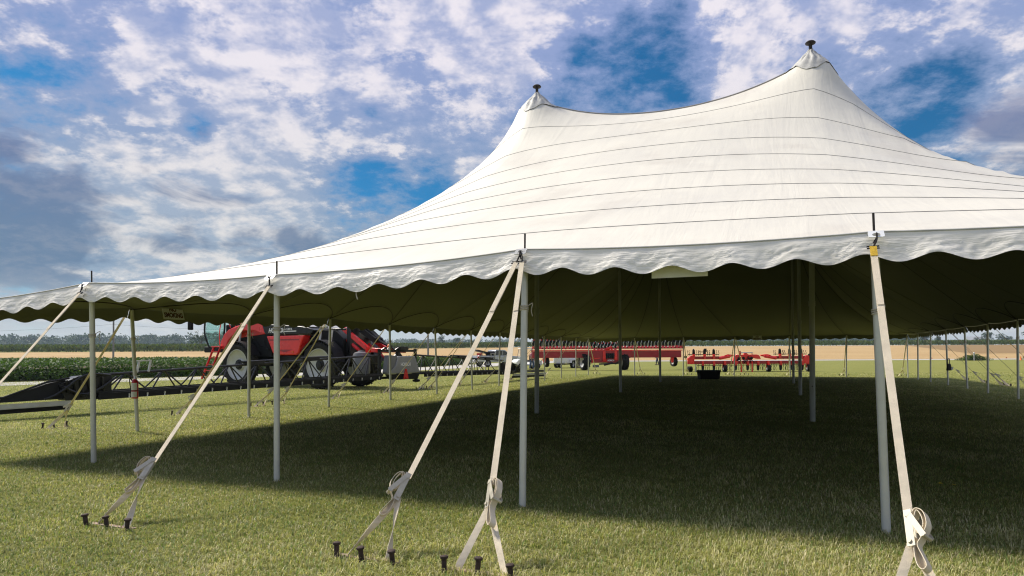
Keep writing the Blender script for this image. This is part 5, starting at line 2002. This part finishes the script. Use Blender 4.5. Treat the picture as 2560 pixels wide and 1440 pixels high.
def person(loc, rz, shirt, trousers, hair, label, bend=0.0, H=1.76, step=0.10, armfwd=0.12):
    e = empty('person', loc, rz)
    k = H / 1.76
    hip = Vector((0, 0, 0.93))
    def sp_(x, y, z):            # upper body point, bent forward (towards +x) about the hip
        v = Vector((x, y, z)) - hip
        c, s = math.cos(bend), math.sin(bend)
        return (hip + Vector((v.x * c + v.z * s, v.y, -v.x * s + v.z * c))) * k
    def lo(x, y, z):
        return Vector((x, y, z)) * k
    V, Ed, Ra = [], [], []
    def add(p, r, par=None):
        V.append(tuple(p)); Ra.append(r if not isinstance(r, tuple) else tuple(a * k for a in r))
        if par is not None:
            Ed.append((par, len(V) - 1))
        return len(V) - 1
    pel = add(sp_(0, 0, 0.95), 0.14)
    ch = add(sp_(0.02, 0, 1.25), 0.14, pel)
    nk0 = add(sp_(0, 0, 1.42), 0.10, ch)
    nk = add(sp_(0.01, 0, 1.52), 0.052, nk0)
    h1 = add(sp_(0.02, 0, 1.60), (0.080, 0.075), nk)
    h2 = add(sp_(0.015, 0, 1.70), (0.095, 0.085), h1)
    add(sp_(0.005, 0, 1.76), (0.06, 0.055), h2)
    add(sp_(0.125, 0, 1.625), 0.016, h1)          # nose
    for s in (1, -1):
        sh = add(sp_(0, s * 0.17, 1.40), 0.062, nk0)
        el = add(sp_(-0.02, s * 0.25, 1.12), 0.044, sh)
        wr = add(sp_(armfwd, s * 0.26, 0.90), 0.028, el)
        pm = add(sp_(armfwd + 0.025, s * 0.255, 0.83), (0.036, 0.020), wr)
        for q, (dx, dy, ln) in enumerate(((0.028, 0.0, 0.075), (0.010, 0.012, 0.085), (-0.008, 0.012, 0.08), (-0.024, 0.008, 0.065))):
            f1 = add(sp_(armfwd + 0.03 + dx, s * (0.255 - dy), 0.83 - ln * 0.5), 0.009, pm)
            add(sp_(armfwd + 0.04 + dx, s * (0.245 - dy), 0.83 - ln), 0.008, f1)
        add(sp_(armfwd + 0.07, s * 0.235, 0.81), 0.010, pm)
        hp = add(lo(0, s * 0.09, 0.90), 0.105, pel)
        kn = add(lo(0.03 + s * step, s * 0.10, 0.50), 0.062, hp)
        an = add(lo(s * step * 1.4 - 0.02, s * 0.10, 0.09), 0.042, kn)
        add(lo(s * step * 1.4 + 0.14, s * 0.11, 0.035), 0.035, an)
    skin_mesh('body', V, Ed, Ra, 'skin', e)
    V, Ed, Ra = [], [], []
    pel = add(sp_(0, 0, 0.93), (0.175, 0.15)); ch = add(sp_(0.02, 0, 1.25), (0.18, 0.15), pel); n0 = add(sp_(0, 0, 1.43), (0.13, 0.10), ch)
    for s in (1, -1):
        sh = add(sp_(0, s * 0.17, 1.40), 0.078, n0)
        add(sp_(-0.015, s * 0.24, 1.16), 0.062, sh)
    skin_mesh('shirt', V, Ed, Ra, shirt, e)
    V, Ed, Ra = [], [], []
    pel = add(lo(0, 0, 0.97), (0.165, 0.14))
    for s in (1, -1):
        hp = add(lo(0, s * 0.09, 0.88), 0.115, pel)
        kn = add(lo(0.03 + s * step, s * 0.10, 0.50), 0.080, hp)
        add(lo(s * step * 1.4 - 0.02, s * 0.10, 0.10), 0.066, kn)
    skin_mesh('trousers', V, Ed, Ra, trousers, e)
    for s in (1, -1):
        MB().hexa([tuple(lo(s * step * 1.4 + a, s * 0.105 + b, z)) for z, f in ((0.0, 1), (0.085, 0.7)) for a, b in ((-0.10, -0.045), (0.19 * f, -0.045), (0.19 * f, 0.045), (-0.10, 0.045))]).build('shoe', 'shoe', e, 35, 0.02)
    c = sp_(-0.01, 0, 1.705)
    MB().lathe([(0.085, -0.06), (0.105, -0.01), (0.104, 0.04), (0.075, 0.085), (0.01, 0.10)], c, sp_(0, 0, 2) - sp_(0.12, 0, 1.7), 14).build('hair', hair, e)
    return tag(e, label, 'person', 'people in the field')


person((1.74, 59.2, 0), R(-30), 'pink', 'jeans', 'hair', 'person in a pink shirt and blue jeans beside the white cart')
person((16.95, 78.0, 0), R(200), 'blueshirt', 'navy', 'darkhair', 'person in a bright blue shirt walking beyond the planter', step=0.16)
person((6.2, 63.5, 0), R(20), 'khaki', 'khaki', 'darkhair', 'person in khaki bending beside the planter wheel', bend=0.75, armfwd=0.3)

# ------------------------------------------------------------------ utility poles and wires
def utility_pole(x, label):
    z = hzf(x, 101)
    e = empty('utility_pole', (x, 101, z))
    MB().tube((0, 0, -0.3), (0, 0, 7.6), 0.15, 0.11, 10).build('post', 'wood', e)
    mb = MB()
    mb.box((0, -0.13, 7.1), (0.3, 0.12, 0.5))
    mb.tube((0, -0.15, 6.12 - z), (0.0, -0.12, 6.12 - z + 0.15), 0.03)
    mb.build('insulator', 'grey', e)
    tag(e, label, 'utility pole', 'utility poles along the lane')


utility_pole(-60.3, 'thin grey utility pole left of the extinguisher pole')
utility_pole(-12.7, 'utility pole behind the right boom of the sprayer')
utility_pole(-108.0, 'utility pole beyond the left edge of the view')


def wire(xa, xb, z, sag, label):
    pts = []
    for k in range(25):
        t = k / 24
        pts.append((xa + (xb - xa) * t, 100.85, z - sag * 4 * t * (1 - t)))
    tag(MB().path(pts, 0.013, 4).build('overhead_wire', 'iron'), label, 'wire', 'overhead wires')


wire(-108.0, -60.3, 6.12, 1.0, 'thin overhead wire running left from the utility pole')
wire(-60.3, -12.7, 6.12, 1.0, 'thin overhead wire between utility pole and sprayer cab')

# ------------------------------------------------------------------ flower bed, cone, marker flags, fallen leaves
n = 2600
xx = rng.normal(0, 1, n) * 1.1
xx = np.clip(xx, -2.5, 2.5)
yy = rng.uniform(-0.7, 0.7, n)
hh = 0.62 * np.exp(-(xx / 1.7) ** 2) + 0.25 + 0.1 * np.sin(xx * 5)
C = np.stack([xx + 69.8, yy + 101, hz(xx + 69.8, yy + 101) + rng.uniform(0, 1, n) * hh], -1)
tag(cloud_obj('flower_bed', [leaf_cloud(C, 0.16, 0.4)], 'flower', 0.4), 'low leafy flower bed at the edge of the lawn at right', 'flower bed', kind='stuff')
n = 500
C = np.stack([rng.uniform(77.4, 79.5, n), rng.uniform(100.4, 101.6, n), rng.uniform(0.1, 0.55, n)], -1)
tag(cloud_obj('flower_bed', [leaf_cloud(C, 0.16, 0.4)], 'flower', 0.4), 'leafy plants beside the orange cone at the right edge', 'flower bed', kind='stuff')
po = empty('marker_post', (69.3, 100.2, hzf(69.3, 100.2)))
MB().tube((0, 0, 0), (0, 0, 1.1), 0.10, n=10).build('post', 'lgrey', po)
MB().lathe([(0.13, 1.08), (0.14, 1.12), (0.10, 1.22), (0.01, 1.24)], (0, 0, 0), Z, 12).build('cap', 'white', po)
tag(po, 'short grey post with white cap in the flower bed', 'post')
cn = empty('traffic_cone', (76.9, 101, hzf(76.9, 101)))
MB().lathe([(0.17, 0.03), (0.15, 0.05), (0.04, 0.60), (0.02, 0.61)], (0, 0, 0), Z, 16).build('cone_body', 'orange', cn)
MB().box((0, 0, 0.02), (0.40, 0.40, 0.035)).build('base', 'orange', cn, 35, 0.01)
tag(cn, 'orange traffic cone at the right edge of the lawn', 'cone')
for x, lb in ((64.0, 'small red marker flag left of the flower bed'), (75.4, 'small red marker flag left of the orange cone')):
    fl = empty('marker_flag', (x, 102, hzf(x, 102)))
    MB().tube((0, 0, 0), (0, 0, 0.42), 0.008, n=5).build('wire_stem', 'iron', fl)
    MB().ribbon([(0, 0, 0.36), (0.09, 0.02, 0.37), (0.18, 0.0, 0.35)], Z, 0.13, 0.004).build('flag_cloth', 'redlens', fl, 0)
    tag(fl, lb, 'flag', 'marker flags')
for x, y, a, lb in ((4.55, 7.13, 0.3, 'left of two yellow leaves on the shaded grass'), (4.64, 7.05, 1.5, 'right of two yellow leaves on the shaded grass')):
    mb = MB()
    mb._add([(-0.03, 0, 0.0), (0, -0.017, 0.008), (0.032, 0, 0.002), (0, 0.017, 0.010)], [(0, 1, 2, 3)])
    mb._add([(-0.03, 0, -0.002), (0, -0.017, 0.006), (0.032, 0, 0.0), (0, 0.017, 0.008)], [(0, 1, 2, 3)])
    tag(mb.build('fallen_leaf', 'leafy', None, 0, loc=(x, y, 0.05), rot=(0.2, 0.1, a)), lb, 'leaf', 'yellow leaves')

# ------------------------------------------------------------------ lawn grass
def grass():
    N = 520000
    y = np.exp(rng.uniform(np.log(2.6), np.log(46), N))
    x = rng.uniform(-1, 1, N) * (0.84 * y + 0.9)
    gn = rng.normal(size=(256, 256))
    def field(sc):
        # smooth random field by bilinear lookup in a lattice
        a, b = x / sc + 91.3, y / sc + 13.7
        i, j = np.floor(a).astype(int), np.floor(b).astype(int)
        p_, q_ = a - i, b - j
        p_, q_ = p_ * p_ * (3 - 2 * p_), q_ * q_ * (3 - 2 * q_)
        g_ = lambda m, k: gn[m % 256, k % 256]
        return g_(i, j) * (1 - p_) * (1 - q_) + g_(i + 1, j) * p_ * (1 - q_) + g_(i, j + 1) * (1 - p_) * q_ + g_(i + 1, j + 1) * p_ * q_
    mow = np.sin((x * 0.93 + y * 0.37) * 2 * PI / 1.7)
    pa = field(0.9) * 0.45 + field(0.31) * 0.4 + field(3.1) * 0.55 + 0.22 * mow
    pb = field(0.11) * 0.6 + field(0.045) * 0.5
    L = 0.034 * rng.uniform(0.55, 1.35, N) * (1 + 0.16 * pa + 0.16 * pb) * np.clip(1.15 - y * 0.006, 0.8, 2)
    w = 0.0016 * (0.9 + y * 0.17)
    a = rng.uniform(0, 2 * PI, N)
    ln = rng.uniform(0.25, 1.5, N)
    d = np.stack([np.cos(a), np.sin(a)], -1)
    side = np.stack([-d[:, 1], d[:, 0]], -1) * w[:, None]
    # clumped roots
    x += 0.02 * np.sin(y * 40 + x * 17); y += 0.02 * np.sin(x * 37)
    P0 = np.stack([x, y, np.zeros(N)], -1)
    mid = P0.copy()
    mid[:, :2] += d * (L * ln * 0.35)[:, None]
    mid[:, 2] += L * 0.62
    tipp = P0.copy()
    tipp[:, :2] += d * (L * ln)[:, None]
    tipp[:, 2] += L * np.clip(1.05 - 0.42 * ln, 0.3, 1)
    s3 = np.concatenate([side, np.zeros((N, 1))], 1)
    V = np.stack([P0 - s3, P0 + s3, mid + s3 * 0.75, mid - s3 * 0.75, tipp], 1).reshape(-1, 3)
    b = np.arange(N) * 5
    F = np.concatenate([np.stack([b, b + 1, b + 2], -1), np.stack([b, b + 2, b + 3], -1), np.stack([b + 3, b + 2, b + 4], -1)])
    me = np_mesh('lawn_grass', V, F, ['blade'])
    kind = rng.uniform(0, 1, N)
    col = np.ones((N, 3))
    g = (rng.uniform(0.60, 1.30, N) * np.clip(1 + 0.13 * pa, 0.6, 1.4))[:, None]
    pv = np.clip(0.28 + 0.18 * pa + 0.10 * pb, 0.04, 0.75)
    dry = kind < pv
    col[dry] = (1.45, 1.28, 2.0)
    deep = kind > 0.78 + 0.12 * pa + 0.08 * pb
    col[deep] = (0.50, 0.72, 0.55)
    col *= g
    tint(me, np.repeat(col, 5, axis=0))
    o = link('lawn_grass', me)
    tag(o, 'mown grass of the lawn in front of and under the tent', 'grass', kind='stuff')


grass()

# ------------------------------------------------------------------ summer haze over the fields
def haze(density):
    x0, x1, y0, y1, z0, z1 = -3100, 3100, -330, 3300, -1.0, 52.0
    mb = MB().hexa([(x0, y0, z0), (x1, y0, z0), (x1, y1, z0), (x0, y1, z0), (x0, y0, z1), (x1, y0, z1), (x1, y1, z1), (x0, y1, z1)])
    m = bpy.data.materials.new('haze')
    m.use_nodes = True
    t = NT(m.node_tree)
    t.n.clear()
    v = t.new('ShaderNodeVolumePrincipled')
    v.inputs['Color'].default_value = (0.62, 0.78, 0.95, 1)
    v.inputs['Density'].default_value = density
    v.inputs['Anisotropy'].default_value = 0.2
    o = t.new('ShaderNodeOutputMaterial')
    t.l.new(v.outputs[0], o.inputs['Volume'])
    MT['haze'] = m
    ob = mb.build('haze', 'haze', None, 0)
    tag(ob, 'thin summer haze over the far fields', 'haze', kind='stuff')


haze(0.00021)
